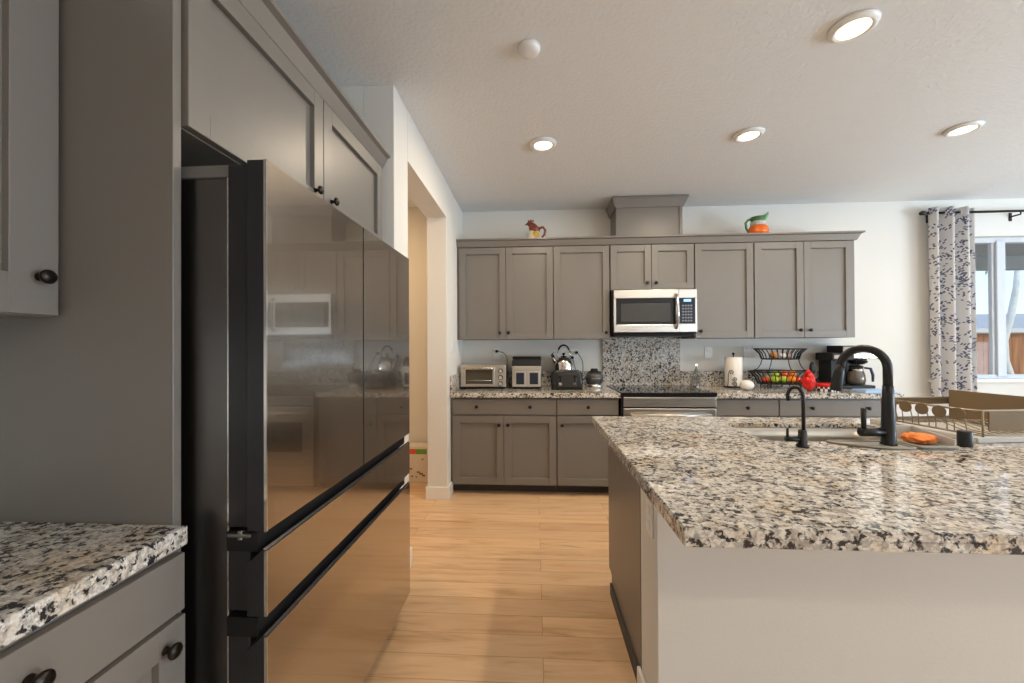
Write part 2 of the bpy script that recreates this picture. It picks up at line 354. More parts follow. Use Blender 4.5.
# assumed sliding door on the right wall; unseen rear glazing added for fill light
def slider(name, T, wid, hgt, n):
    b = MB(); f = .06
    b.box(0, wid, -.04, .04, 0, f, T=T); b.box(0, wid, -.04, .04, hgt - f, hgt, T=T)
    for i in range(n + 1):
        x = i * wid / n; x = min(max(x, f / 2), wid - f / 2); b.box(x - f / 2, x + f / 2, -.035, .035, f, hgt - f, T=T)
    root = struct(name, b, TRIM)
    obj('pane', MB().box(f, wid - f, -.004, .004, f, hgt - f, T=T), PANE, root)
slider('door_1', Matrix.Translation((XE + .07, -1.45, 0)) @ Matrix.Rotation(PI / 2, 4, 'Z'), 3.3, 2.25, 2)
slider('added_rear_window', Matrix.Translation((4.5, YS - .07, .12)), 2.4, 2.23, 3)

# ------------------------------------------------------------------ cabinetry helpers
# A face frame maps (u along the run, v up, d outwards) to world.
def face_back(y): return Matrix(((1, 0, 0, 0), (0, 0, -1, y), (0, 1, 0, 0), (0, 0, 0, 1)))      # u=X v=Z d=-Y
def face_left(x): return Matrix(((0, 0, 1, x), (1, 0, 0, 0), (0, 1, 0, 0), (0, 0, 0, 1)))       # u=Y v=Z d=+X
def face_far(y): return Matrix(((1, 0, 0, 0), (0, 0, 1, y), (0, 1, 0, 0), (0, 0, 0, 1)))        # u=X v=Z d=+Y
ST = .062
def shaker(T, u0, u1, v0, v1, th=.022, st=ST):
    b = MB(); g = .0022
    b.box(u0 + g, u0 + st, v0 + g, v1 - g, 0, th, .0012, 1, T=T); b.box(u1 - st, u1 - g, v0 + g, v1 - g, 0, th, .0012, 1, T=T)
    b.box(u0 + st, u1 - st, v0 + g, v0 + st, 0, th, .0012, 1, T=T); b.box(u0 + st, u1 - st, v1 - st, v1 - g, 0, th, .0012, 1, T=T)
    b.box(u0 + st - .004, u1 - st + .004, v0 + st - .004, v1 - st + .004, 0, th * .22, T=T)
    return b
def slab(T, u0, u1, v0, v1, th=.02): return MB().box(u0 + .0015, u1 - .0015, v0 + .0015, v1 - .0015, 0, th, .0018, 2, T=T)
KPROF = [(.0, 0), (.0095, 0), (.0085, .003), (.006, .006), (.0055, .013), (.009, .017), (.0145, .020), (.0155, .024), (.013, .028), (.0, .030)]
def knob(T, u, v, th, parent, s=1.0):
    return obj('knob', MB().lathe([(r * s, z * s) for r, z in KPROF], n=20, T=T @ Matrix.Translation((u, v, th))), BRONZE, parent)
def cabinet(name, label, T, u0, u1, v0, v1, depth, group, doors=(), drawers=(), toe=0.0, cat='cabinet', st=ST):
    """carcass box behind the face plane; doors: (u0,u1,v0,v1,(knob u,v)|None)"""
    loc = T @ Vector(((u0 + u1) / 2, v0 - toe, -depth / 2))
    root = thing(name, label, cat, loc, group)
    c = MB(); c.box(u0, u1, v0, v1, -depth, -.001, .001, 1, T=T)
    obj('carcass', c, PAINT, root)
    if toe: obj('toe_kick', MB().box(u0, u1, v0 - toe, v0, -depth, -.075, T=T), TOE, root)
    for (a, c_, d, e, kn) in doors:
        dd = obj('door', shaker(T, a, c_, d, e, st=st), PAINT, root)
        if kn: knob(T, kn[0], kn[1], .02, dd)
    for (a, c_, d, e, kns) in drawers:
        dd = obj('drawer', slab(T, a, c_, d, e), PAINT, root)
        for kn in kns: knob(T, kn[0], kn[1], .02, dd)
    return root
def molding(path_pts, prof, closed=False):
    """sweep a (out, up) profile along a polyline on plan; out is to the right of travel"""
    b = bmesh.new(); P = [Vector((x, y, 0)) for x, y in path_pts]; z0 = path_pts and 0
    rings = []
    for i, p in enumerate(P):
        d0 = (P[i] - P[i - 1]).normalized() if i > 0 else None; d1 = (P[i + 1] - P[i]).normalized() if i < len(P) - 1 else None
        n0 = Vector((d0.y, -d0.x, 0)) if d0 else None; n1 = Vector((d1.y, -d1.x, 0)) if d1 else None
        if n0 is None: nn = n1
        elif n1 is None: nn = n0
        else:
            nn = (n0 + n1); nn = nn / (nn.dot(n0))
        rings.append([b.verts.new((p.x + nn.x * o_, p.y + nn.y * o_, z)) for o_, z in prof])
    k = len(prof)
    for a, c in zip(rings, rings[1:]):
        for j in range(k): b.faces.new((a[j], a[(j + 1) % k], c[(j + 1) % k], c[j]))
    b.faces.new(rings[0]); b.faces.new(rings[-1][::-1])
    m = MB(); m._add(b); return m

# ------------------------------------------------------------------ back wall cabinets
YU, YB = 3.70, 3.39
TU = face_back(YU + .02); TB = face_back(YB + .02)
UZ0, UZ1, UD = 1.34, 2.212, YW - (YU + .02) - .002
G1 = 'taupe wall cabinets over the back counter'
cabinet('wall_cabinet', 'taupe two-door wall cabinet above the toaster oven, beside the doorway wall', TU, -.735, .172, UZ0, UZ1, UD, G1,
        doors=[(-.715, -.271, UZ0, 2.205, (-.327, 1.402)), (-.271, .172, UZ0, 2.205, (-.248, 1.402))])
cabinet('wall_cabinet', 'single-door taupe wall cabinet left of the microwave, above the kettle', TU, .173, .695, UZ0, UZ1, UD, G1,
        doors=[(.176, .69, UZ0, 2.205, (.655, 1.398))])
cabinet('wall_cabinet', 'short two-door taupe wall cabinet directly over the microwave', TU, .696, 1.456, 1.785, UZ1, UD, G1,
        doors=[(.698, 1.071, 1.79, 2.205, (1.03, 1.85)), (1.071, 1.452, 1.79, 2.205, (1.108, 1.85))])
cabinet('wall_cabinet', 'single-door taupe wall cabinet right of the microwave, above the paper towels', TU, 1.457, 1.982, UZ0, UZ1, UD, G1,
        doors=[(1.46, 1.979, UZ0, 2.205, (1.502, 1.405))])
cabinet('wall_cabinet', 'two-door taupe wall cabinet above the fruit basket and coffee maker', TU, 1.983, 2.866, UZ0, UZ1, UD, G1,
        doors=[(1.986, 2.416, UZ0, 2.205, (2.376, 1.408)), (2.416, 2.838, UZ0, 2.205, (2.46, 1.408))])
CROWN = [(-.01, 2.213), (.004, 2.213), (.008, 2.222), (.026, 2.262), (.044, 2.270), (.044, 2.283), (-.01, 2.283)]
b = molding([(-.735, YU + .01), (2.876, YU + .01), (2.876, YW - .003)], CROWN)
b.box(-.73, 2.87, YU + .015, YW - .005, 2.2135, 2.274)
single('crown_moulding', b, PAINT, 'long taupe crown moulding capping the row of wall cabinets on the back wall', 'moulding')
# boxed duct above the microwave cabinet
ro = thing('duct_cover', 'tall taupe duct box with flared crown above the microwave cabinet, reaching the ceiling', 'duct cover', (1.06, 3.86, 2.2835))
obj('body', MB().box(.765, 1.358, YU + .03, YW - .004, 2.2842, 2.60, .002), PAINT, ro)
for a_, c_ in ((1.335, 1.362), (.759, .778)): obj('corner_bead', MB().box(a_, c_, YU + .022, YU + .036, 2.2842, 2.56, .001), PAINT, ro)
CR2 = [(-.008, 2.556), (.004, 2.556), (.01, 2.566), (.034, 2.628), (.039, 2.634), (.039, 2.650), (-.008, 2.650)]
b = molding([(.757, YW - .004), (.757, YU + .022), (1.366, YU + .022), (1.366, YW - .004)], CR2)
b.box(.76, 1.36, YU + .026, YW - .005, 2.60, 2.648)
obj('crown', b, PAINT, ro)

# ------------------------------------------------------------------ base cabinets and worktops, back wall
G2 = 'taupe base cabinets on the back wall'
BZ0, BZ1, BD = .085, .834, YW - (YB + .02) - .002
cabinet('base_cabinet', 'taupe base cabinet with one wide drawer over two doors, beside the doorway', TB, -.735, .18, BZ0, BZ1, BD, G2, toe=BZ0,
        doors=[(-.715, -.273, BZ0, .680, (-.313, .602)), (-.273, .178, BZ0, .680, (-.236, .602))],
        drawers=[(-.715, .178, .688, .822, [(-.505, .757), (-.045, .757)])])
cabinet('base_cabinet', 'taupe base cabinet with single drawer and door left of the range', TB, .181, .705, BZ0, BZ1, BD, G2, toe=BZ0,
        doors=[(.184, .702, BZ0, .680, (.225, .602))], drawers=[(.184, .702, .688, .822, [(.445, .757)])])
cabinet('base_cabinet', 'base cabinet with single slim drawer directly right of the range', TB, 1.503, 2.008, BZ0, BZ1, BD, G2, toe=BZ0,
        doors=[(1.506, 2.005, BZ0, .680, (1.55, .602))], drawers=[(1.506, 2.005, .688, .822, [(1.75, .757)])])
cabinet('base_cabinet', 'base cabinet with wide two-knob drawer under the coffee maker', TB, 2.009, 2.93, BZ0, BZ1, BD, G2, toe=BZ0,
        doors=[(2.012, 2.47, BZ0, .680, (2.43, .602)), (2.47, 2.928, BZ0, .680, (2.51, .602))], drawers=[(2.012, 2.928, .688, .822, [(2.262, .757), (2.70, .757)])])
CT0, CT1 = .8355, .876
def worktop(name, x0, x1, y0, y1, label): return single(name, MB().box(x0, x1, y0, y1, CT0, CT1, .004, 2), GRAN, label, 'worktop')
wt = worktop('granite_worktop', -.735, .712, 3.365, YW - .003, 'speckled granite worktop left of the range, holding the toasters')
obj('backsplash', MB().box(-.735, .672, YW - .022, YW - .0035, CT1, 1.022, .002).box(-.735, -.715, 3.375, YW - .022, CT1, 1.022, .002), GRAN, wt)
wt = worktop('granite_worktop', 1.496, 2.965, 3.365, YW - .003, 'speckled granite worktop right of the range, holding the fruit basket')
obj('backsplash', MB().box(1.436, 2.965, YW - .022, YW - .0035, CT1, 1.022, .002), GRAN, wt)
single('range_splashback', MB().box(.674, 1.434, YW - .022, YW - .0035, CT1 + .0006, 1.36, .002), GRAN, 'tall granite splashback panel between range and microwave', 'splashback')

# ------------------------------------------------------------------ range
ro = thing('range', 'black glass-topped stainless range between the granite worktops', 'range', (1.105, 3.7, 0))
obj('body', MB().box(.72, 1.49, 3.39, 4.0, .04, .855, .003).box(.716, .735, 3.362, 3.39, .1, .862, .002), BLACK, ro)
obj('cooktop', MB().box(.714, 1.494, 3.345, YW - .024, .857, .884, .004), BLACKGL, ro)
for (x, y, r) in [(.90, 3.53, .105), (1.30, 3.53, .09), (.90, 3.84, .08), (1.30, 3.84, .10)]:
    b = MB(); b.tube([(x + r * math.cos(a * PI / 16), y + r * math.sin(a * PI / 16), .8842) for a in range(32)], .0012, 5, True); obj('burner_ring', b, mat('burner_print', (.09, .09, .09), .3), ro)
obj('control_panel', MB().box(.735, 1.488, 3.352, 3.392, .765, .845, .004), STEEL, ro)
d = obj('oven_door', MB().box(.735, 1.488, 3.352, 3.392, .24, .752, .006), STEEL, ro)
obj('oven_window', MB().box(.83, 1.39, 3.346, 3.353, .36, .62, .002), BLACKGL, d)
obj('handle', MB().tube([(.79, 3.31, .70), (1.43, 3.31, .70)], .012, 12).tube([(.80, 3.31, .70), (.80, 3.353, .70)], .009, 8).tube([(1.42, 3.31, .70), (1.42, 3.353, .70)], .009, 8), STEEL, d)
d = obj('bottom_drawer', MB().box(.735, 1.488, 3.352, 3.392, .06, .23, .006), STEEL, ro)

# ------------------------------------------------------------------ microwave
ro = thing('microwave', 'stainless over-the-range microwave with black glass door and vertical handle', 'microwave', (1.08, 3.85, 1.37))
YM = 3.62
obj('body', MB().box(.70, 1.452, YM + .035, YW - .004, 1.385, 1.784, .003).box(.72, 1.44, YM + .06, YW - .02, 1.362, 1.386, .004), BLACK, ro)
dr = obj('door', MB().box(.712, 1.285, YM, YM + .034, 1.702, 1.778, .004).box(.712, 1.285, YM, YM + .034, 1.395, 1.466, .004).box(.712, .732, YM, YM + .034, 1.466, 1.702).box(1.262, 1.285, YM, YM + .034, 1.466, 1.702), STEEL, ro)
obj('door_glass', MB().box(.732, 1.263, YM + .004, YM + .03, 1.464, 1.704), BLACKGL, dr)
obj('door_screen', MB().box(.775, 1.215, YM + .0025, YM + .0045, 1.49, 1.655, .002), mat('perforated_screen', (.035, .035, .032), .35, vscale=300, var=.5), dr)
hp = [(1.262, YM - .006, 1.43), (1.262, YM - .035, 1.455), (1.264, YM - .045, 1.58), (1.262, YM - .035, 1.715), (1.262, YM - .006, 1.74)]
obj('handle', MB().tube([Vector(p) for p in hp], [.011, .013, .014, .013, .011], 12), CHROME, dr)
pn = obj('control_panel', MB().box(1.286, 1.446, YM, YM + .034, 1.395, 1.47, .004).box(1.286, 1.446, YM, YM + .034, 1.70, 1.778, .004).box(1.43, 1.446, YM, YM + .034, 1.47, 1.70), STEEL, ro)
obj('keypad', MB().box(1.286, 1.431, YM + .003, YM + .03, 1.468, 1.703), mat('navy_black_panel', (.012, .014, .03), .15), pn)
obj('display', MB().box(1.33, 1.395, YM + .0015, YM + .0035, 1.667, 1.690), emis('blue_display', (.25, .5, 1), .9), pn)
kb = MB()
for i in range(4):
    for j in range(6): kb.box(1.315 + i * .024, 1.332 + i * .024, YM + .0015, YM + .0035, 1.49 + j * .027, 1.504 + j * .027)
obj('buttons', kb, mat('keypad_print', (.16, .17, .2), .4), pn)
obj('vent_grille', MB().box(.76, 1.40, YM + .08, YM + .20, 1.3575, 1.3635, .001).box(.76, 1.40, YM + .22, YM + .33, 1.3575, 1.3635, .001), mat('vent_mesh', (.10, .10, .10), .4, .5), ro)

# ------------------------------------------------------------------ fridge side: end panel, cabinets, fridge
single('end_panel', MB().box(XB + .002, -.80, .83, .851, 0, CEIL - .004, .0015), PAINT, 'tall plain taupe end panel between the left counter and the refrigerator', 'panel')
TL = face_left(-.81)
cabinet('over_fridge_cabinet', 'large two-door taupe cabinet mounted above the refrigerator', TL, .853, YR - .003, 1.777, 2.212, .60, None,
        doors=[(.855, 1.437, 1.777, 2.205, (1.378, 1.838)), (1.437, 2.008, 1.777, 2.205, (1.492, 1.838))])
b = molding([(-.80, .853), (-.80, YR - .004)], [(o_, z) for o_, z in CROWN]); b.box(-1.35, -.802, .853, YR - .004, 2.2135, 2.278)
single('crown_moulding', b, PAINT, 'angled taupe crown moulding along the top of the cabinet above the refrigerator', 'moulding')
# refrigerator
FX, FY0, FY1 = -.604, .872, 1.872
ro = thing('refrigerator', 'large four-door refrigerator with mirror-like bronze steel fronts and dark sides', 'refrigerator', (-1.0, 1.37, 0))
FYn = .857
obj('case', MB().box(-1.36, -.705, FY0, FY1, .03, 1.665, .004).box(-1.33, -.72, FY0 + .03, FY1 - .03, 0, .03), STEELD, ro)
obj('front_edge', MB().box(-.708, -.7035, FY0 - .0008, FY0 + .002, .03, 1.665), CHROME, ro)
obj('top_cover', MB().box(-1.36, -.70, FY0, FY1, 1.6655, 1.695, .004), mat('dark_grey_plastic', (.15, .145, .14), .45), ro)
for y in (FY0 + .015, FY1 - .085):
    obj('hinge_cover', MB().box(-.735, -.625, y, y + .07, 1.672, 1.70, .006), mat('dark_grey_plastic', (.15, .145, .14), .45), ro)
YMID = 1.364
DARK = mat('dark_door_side', (.028, .028, .033), .3, .3, var=.1)
def fdoor(name, y0, y1, z0, z1, scoop_top=False, scoop_bot=False):
    b = MB()
    b.box(-.703, -.65, y0 + .010, y1 - .010, z0 + .004, z1 - .004, .003)          # inner liner
    d = obj(name, b, DARK, ro)
    f = MB()
    if scoop_top:                                                             # handle groove above a drawer: slanted back edge
        poly = [(-.65, z0), (FX - .003, z0), (FX - .003, z1), (-.612, z1 + .004), (-.648, z1 - .03), (-.65, z1 - .03)]
        Tm = Matrix(((1, 0, 0, 0), (0, 0, 1, y0), (0, 1, 0, 0), (0, 0, 0, 1)))
        f.prism(poly, y1 - y0, T=Tm)
    else:
        f.box(-.65, FX - .003, y0, y1, z0, z1, .002)
    obj('door_edge', f, DARK, d)
    obj('front_panel', MB().box(FX - .0032, FX, y0 + .002, y1 - .002, z0 + .002, z1 - .001, .0008), FGLASS, d)
    obj('edge_trim', MB().box(FX - .006, FX + .0006, y0 - .0008, y0 + .003, z0 + .001, z1), CHROME, d)
    return d
fdoor('left_door', FYn, YMID - .003, .857, 1.697)
fdoor('right_door', YMID + .003, FY1, .857, 1.697)
fdoor('flex_drawer', FYn, FY1, .667, .815, True)
fdoor('freezer_drawer', FYn, FY1, .095, .622, True)
for z in (.835, .642):
    obj('handle_recess', MB().box(-.703, -.630, FYn + .006, FY1 - .001, z - .026, z + .018), BLACK, ro)
for i, z in enumerate((.845,)):
    obj('door_hinge', MB().box(-.70, -.645, FYn + .002, FYn + .02, z - .004, z + .004, .002).cyl((-.672, FYn + .011, z - .010), .008, .020, 'Z', 12), mat('hinge_metal', (.28, .28, .28), .35, 1), ro)
obj('kick_plate', MB().box(-.70, -.66, FY0 + .01, FY1 - .01, .035, .09, .003), BLACK, ro)

# left of the panel: wall cabinet, base cabinet, worktop
TLU = face_left(-1.08)
cabinet('wall_cabinet', 'taupe wall cabinet hanging over the left counter, nearest to the camera', TLU, -.52, .826, 1.342, 2.212, abs(XB + 1.08) - .002, None, st=.086,
        doors=[(.385, .822, 1.342, 2.205, (.785, 1.425)), (-.06, .385, 1.342, 2.205, (-.02, 1.425)), (-.515, -.06, 1.342, 2.205, (-.10, 1.425))])
TLB = face_left(-.785)
cabinet('base_cabinet', 'taupe base cabinet under the left counter, nearest to the camera', TLB, -.4, .826, .085, CT0 + .005, abs(XB + .785) - .002, None, toe=.085,
        doors=[(.262, .824, .085, .697, (.775, .648)), (-.398, .258, .085, .697, (.21, .648))],
        drawers=[(.262, .824, .703, .828, [(.556, .770)]), (-.398, .258, .703, .828, [(-.07, .770)])])
single('granite_worktop', MB().box(XB + .002, -.762, -.42, .828, CT0 + .006, CT1 + .007, .004, 2), GRAN, 'speckled granite worktop in the left foreground against the tall end panel', 'worktop')

# ------------------------------------------------------------------ island
IX0, IX1, IY0, IY1 = .32, 3.35, .876, 2.262
BX = .398
ro = thing('kitchen_island', 'long kitchen island with white rear knee wall and taupe cabinet end', 'island', (1.85, 1.7, 0))
obj('knee_wall', MB().box(.388, 3.25, 1.30, 1.50, 0, CT0 - .001, .003), WALL, ro, 'white painted knee wall')
obj('carcass', MB().box(BX + .007, .42, 1.501, 2.135, .1, CT0 - .001).box(3.23, 3.25, 1.501, 2.135, .1, CT0 - .001).box(.42, 3.23, 1.501, 1.52, .1, CT0 - .001).box(.42, 3.23, 2.115, 2.135, .1, CT0 - .001).box(.42, 3.23, 1.52, 2.115, .1, .12), PAINT, ro)
obj('end_panel', MB().prism([(1.501, 0), (2.06, 0), (2.06, .10), (2.135, .10), (2.135, CT0 - .001), (1.501, CT0 - .001)], .018, T=Matrix(((0, 0, 1, BX - .012), (1, 0, 0, 0), (0, 1, 0, 0), (0, 0, 0, 1)))), PAINT, ro, 'flat taupe end panel')
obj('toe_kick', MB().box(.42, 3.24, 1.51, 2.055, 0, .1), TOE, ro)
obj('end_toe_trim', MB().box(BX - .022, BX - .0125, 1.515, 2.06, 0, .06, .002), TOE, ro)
obj('baseboard', MB().box(.373, .387, 1.285, 1.512, 0, .075, .003).box(.373, 3.25, 1.285, 1.299, 0, .075, .003), TRIM, ro, 'white baseboard')
TI = face_far(2.136)
for i in range(5):
    u = .43 + i * .56
    d = obj('door', shaker(TI, u, u + .555, .1, .68), PAINT, ro); knob(TI, u + .50, .60, .02, d)
    d = obj('drawer', slab(TI, u, u + .555, .69, .82), PAINT, ro); knob(TI, u + .278, .755, .02, d)
# slab with a rounded sink cut-out
SX0, SX1, SY0, SY1, SR = .955, 1.64, 1.695, 2.075, .06
def rrect(x0, x1, y0, y1, r, n=8):
    p = []
    for cx, cy, a0 in [(x1 - r, y1 - r, 0), (x0 + r, y1 - r, PI / 2), (x0 + r, y0 + r, PI), (x1 - r, y0 + r, 3 * PI / 2)]:
        for i in range(n + 1): a = a0 + PI / 2 * i / n; p.append((cx + r * math.cos(a), cy + r * math.sin(a)))
    return p
def slab_with_hole(outer, hole, z0, z1, bev):
    b = bmesh.new()
    ov = [b.verts.new((x, y, 0)) for x, y in outer]; hv = [b.verts.new((x, y, 0)) for x, y in hole]
    es = [b.edges.new((ov[i], ov[(i + 1) % len(ov)])) for i in range(len(ov))] + [b.edges.new((hv[i], hv[(i + 1) % len(hv)])) for i in range(len(hv))]
    r = bmesh.ops.triangle_fill(b, use_beauty=True, use_dissolve=False, edges=es)
    for f in list(b.faces):
        c = f.calc_center_median()
        if SX0 + .01 < c.x < SX1 - .01 and SY0 + .01 < c.y < SY1 - .01 and all(v in hv for v in f.verts): b.faces.remove(f)
    for v in b.verts: v.co.z = z1
    top = b.faces[:]
    ex = bmesh.ops.extrude_face_region(b, geom=top)
    for v in [g for g in ex['geom'] if isinstance(g, bmesh.types.BMVert)]: v.co.z = z0
    bmesh.ops.recalc_face_normals(b, faces=b.faces[:])
    sharp = [e for e in b.edges if len(e.link_faces) == 2 and abs(e.link_faces[0].normal.dot(e.link_faces[1].normal)) < .5 and abs(e.verts[0].co.z - e.verts[1].co.z) < 1e-5]
    bmesh.ops.bevel(b, geom=sharp, offset=bev, segments=2, affect='EDGES')
    m = MB(); m._add(b); return m
outer = [(IX0, IY0), (IX1, IY0), (IX1, IY1), (IX0, IY1)]
b = slab_with_hole(outer, rrect(SX0, SX1, SY0, SY1, SR), CT1 - .021, CT1, .003); e_ = .0006
for q in ((IX0 + e_, IX1 - e_, IY0 + e_, IY0 + .045), (IX0 + e_, IX1 - e_, IY1 - .045, IY1 - e_), (IX0 + e_, IX0 + .045, IY0 + .045, IY1 - .045), (IX1 - .045, IX1 - e_, IY0 + .045, IY1 - .045)): b.box(*q, CT0, CT1 - .019, .0015, 1)
single('granite_worktop', b, GRAN, 'large speckled granite island worktop with a sink cut into it', 'worktop')
def sink():
    b = bmesh.new(); rings = []
    for (g, z, r) in [(.03, CT1 - .0225, SR + .02), (-.004, CT1 - .0225, SR), (-.006, CT0 - .03, SR), (-.012, .66, SR * .9), (-.035, .64, SR * .7)]:
        rings.append([b.verts.new((x, y, z)) for x, y in rrect(SX0 - g, SX1 + g, SY0 - g, SY1 + g, r)])
    n = len(rings[0])
    for a, c in zip(rings, rings[1:]):
        for i in range(n): b.faces.new((a[i], a[(i + 1) % n], c[(i + 1) % n], c[i]))
    b.faces.new(rings[-1]); m = MB(); m._add(b, None, True); return m
ro = thing('sink', 'undermount stainless steel sink set into the island worktop', 'sink', (1.39, 1.88, .64))
obj('bowl', sink(), SINKM, ro)
obj('drain', MB().cyl((1.39, 1.88, .641), .045, .006, 'Z', 24), CHROME, ro)

# wall plates
def plate(name, T, label, w_=.072, h_=.115, kind='outlet'):
    c = T @ Vector((0, 0, 0)); ro = thing(name, label, kind, c)
    T0 = T
    obj('cover_plate', MB().box(-w_ / 2, w_ / 2, -h_ / 2, h_ / 2, 0, .006, .002, T=T0), WHITE, ro)
    if kind == 'outlet':
        for s_ in (-1, 1): obj('socket', MB().box(-.016, .016, s_ * .026 - .014, s_ * .026 + .014, .006, .009, .002, T=T0), WHITE, ro)
    else: obj('rocker', MB().box(-.016, .016, -.033, .033, .006, .011, .003, T=T0), WHITE, ro)
def at_back(x, z, y=YW): return Matrix.Translation((x, y - .0005, z)) @ Matrix(((1, 0, 0, 0), (0, 0, -1, 0), (0, 1, 0, 0), (0, 0, 0, 1)))
def at_leftwall(y, z, x=XL): return Matrix.Translation((x + .0005, y, z)) @ Matrix(((0, 0, 1, 0), (1, 0, 0, 0), (0, 1, 0, 0), (0, 0, 0, 1)))
def at_endleft(y, z, x): return Matrix.Translation((x - .0005, y, z)) @ Matrix(((0, 0, -1, 0), (-1, 0, 0, 0), (0, 1, 0, 0), (0, 0, 0, 1)))
plate('wall_outlet', at_back(-.388, 1.20), 'white wall outlet above the toaster oven, with plugs in it')
plate('wall_outlet', at_back(.395, 1.185), 'white wall outlet behind the kettle')
plate('wall_outlet', at_back(1.715, 1.205), 'white blank-looking outlet plate between splashback and paper towels')
plate('wall_outlet', at_back(2.085, 1.205), 'white outlet plate right beside the paper towel roll')
plate('light_switch', at_leftwall(3.46, 1.27), 'white light switch on the doorway pier by the toaster oven', kind='switch')
plate('island_outlet', at_endleft(1.37, .69, .388), 'white outlet on the end of the island knee wall')

# ------------------------------------------------------------------ ceiling lamps and detector
def downlight(x, y, label):
    ro = thing('recessed_light', label, 'ceiling light', (x, y, CEIL - .02), 'round recessed ceiling lights')
    obj('trim_ring', MB().lathe([(.060, CEIL - .013), (.066, CEIL - .020), (.074, CEIL - .021), (.088, CEIL - .010), (.091, CEIL - .001), (.060, CEIL - .001)], (x, y, 0), 40), WHITE, ro)
    obj('diffuser', MB().cyl((x, y, CEIL - .015), .0605, .006, 'Z', 32), BULB, ro)
    l = bpy.data.lights.new('lamp_light', 'AREA'); l.shape = 'DISK'; l.size = .12; l.energy = LAMP_W; l.color = LAMP_COL
    o = bpy.data.objects.new('lamp_light', l); COL.objects.link(o); o.location = (x, y, CEIL - .024)
downlight(.063, 2.70, 'round ceiling light farthest left, in front of the wall cabinets')
downlight(1.405, 2.67, 'round ceiling light in the middle of the far row of three')
downlight(2.745, 2.69, 'round ceiling light at the right, nearest to the curtained window')
downlight(1.388, 1.795, 'round ceiling light nearest the camera, above the island')
for (x, y) in [(2.2, -.2), (1.0, -1.2), (4.6, -1.6), (-1.75, 3.05)]:      # unseen lamps without fixtures, added to brighten the room and the hall
    l = bpy.data.lights.new('unseen_lamp', 'AREA'); l.shape = 'DISK'; l.size = .16; l.energy = LAMP_W * (1.0 if x < -1 else 1.2); l.color = (1, .66, .36) if x < -1 else LAMP_COL
    o = bpy.data.objects.new('unseen_lamp', l); COL.objects.link(o); o.location = (x, y, CEIL - .012)
single('smoke_detector', MB().lathe([(.052, CEIL - .001), (.052, CEIL - .010), (.044, CEIL - .026), (.020, CEIL - .030), (0, CEIL - .030)], (-.02, 1.826, 0), 32), WHITE, 'small round white smoke detector on the ceiling', 'smoke detector')

# ------------------------------------------------------------------ curtain, rod
ro = thing('curtain_rod', 'slim black curtain rod above the window', 'curtain rod', (5.0, 3.945, 2.515))
ZR = 2.512
obj('rod', MB().tube([(3.66, 3.945, ZR), (6.4, 3.945, ZR)], .011, 12), BLACKM, ro)
for s_, x in ((-1, 3.66), (1, 6.4)): obj('finial', MB().lathe([(0, -.03), (.014, -.026), (.02, -.012), (.02, .012), (.014, .02), (.011, .026)], (x, 3.945, ZR), 18, T=Matrix.Rotation(s_ * -PI / 2, 4, 'Y')), BLACKM, ro)
for x in (3.775, 4.52, 6.3): obj('bracket', MB().tube([(x, YW - .004, ZR - .03), (x, 3.945, ZR - .03), (x, 3.945, ZR)], .007, 8).box(x - .012, x + .012, YW - .006, YW - .001, ZR - .07, ZR + .01), BLACKM, ro)
def curtain(name, x0, x1, folds, amp, label):
    b = bmesh.new(); uvl = None; n = folds * 16; pts = []; s = 0; prev = None
    for i in range(n + 1):
        t_ = i / n; x = x0 + (x1 - x0) * t_; y = 3.945 - amp * math.sin(t_ * folds * 2 * PI) * (1 + .12 * math.sin(5 * t_))
        if prev: s += math.hypot(x - prev[0], y - prev[1])
        pts.append((x, y, s)); prev = (x, y)
    zs = [.72 + (2.555 - .72) * j / 24 for j in range(25)]
    grid = []
    for j, z in enumerate(zs):
        k = 1 - j / 24
        grid.append([b.verts.new((x0 + (x - x0) * (1 + .0 * k) + .012 * k * math.sin(9 * sss + 2), 3.945 + (y - 3.945) * (1 + .10 * k) + .006 * k * math.sin(13 * sss), z)) for x, y, sss in pts])
    uv = b.loops.layers.uv.new('UVMap')
    for j in range(24):
        for i in range(n):
            f = b.faces.new((grid[j][i], grid[j][i + 1], grid[j + 1][i + 1], grid[j + 1][i])); f.smooth = True
            for lp, (ii, jj) in zip(f.loops, ((i, j), (i + 1, j), (i + 1, j + 1), (i, j + 1))): lp[uv].uv = (pts[ii][2], zs[jj])
    m = MB(); me = bpy.data.meshes.new('t'); b.to_mesh(me); b.free(); m.bm.from_mesh(me)
    root = thing(name, label, 'curtain', ((x0 + x1) / 2, 3.945, .72))
    o = obj('cloth', m, curtain_mat(), root)
    sm = o.modifiers.new('thick', 'SOLIDIFY'); sm.thickness = .002
    for k in range(folds * 2):
        x = x0 + (x1 - x0) * (k / (folds * 2.0)) + .001
        if k == 0: x += .012
        obj('grommet', MB().tube([(x, 3.945 + .019 * math.cos(a * PI / 10), ZR + .019 * math.sin(a * PI / 10)) for a in range(20)], .0035, 6, True), CHROME, root)
curtain('curtain', 3.705, 4.115, 3, .055, 'white curtain panel printed with navy leaf sprays, gathered left of the window')

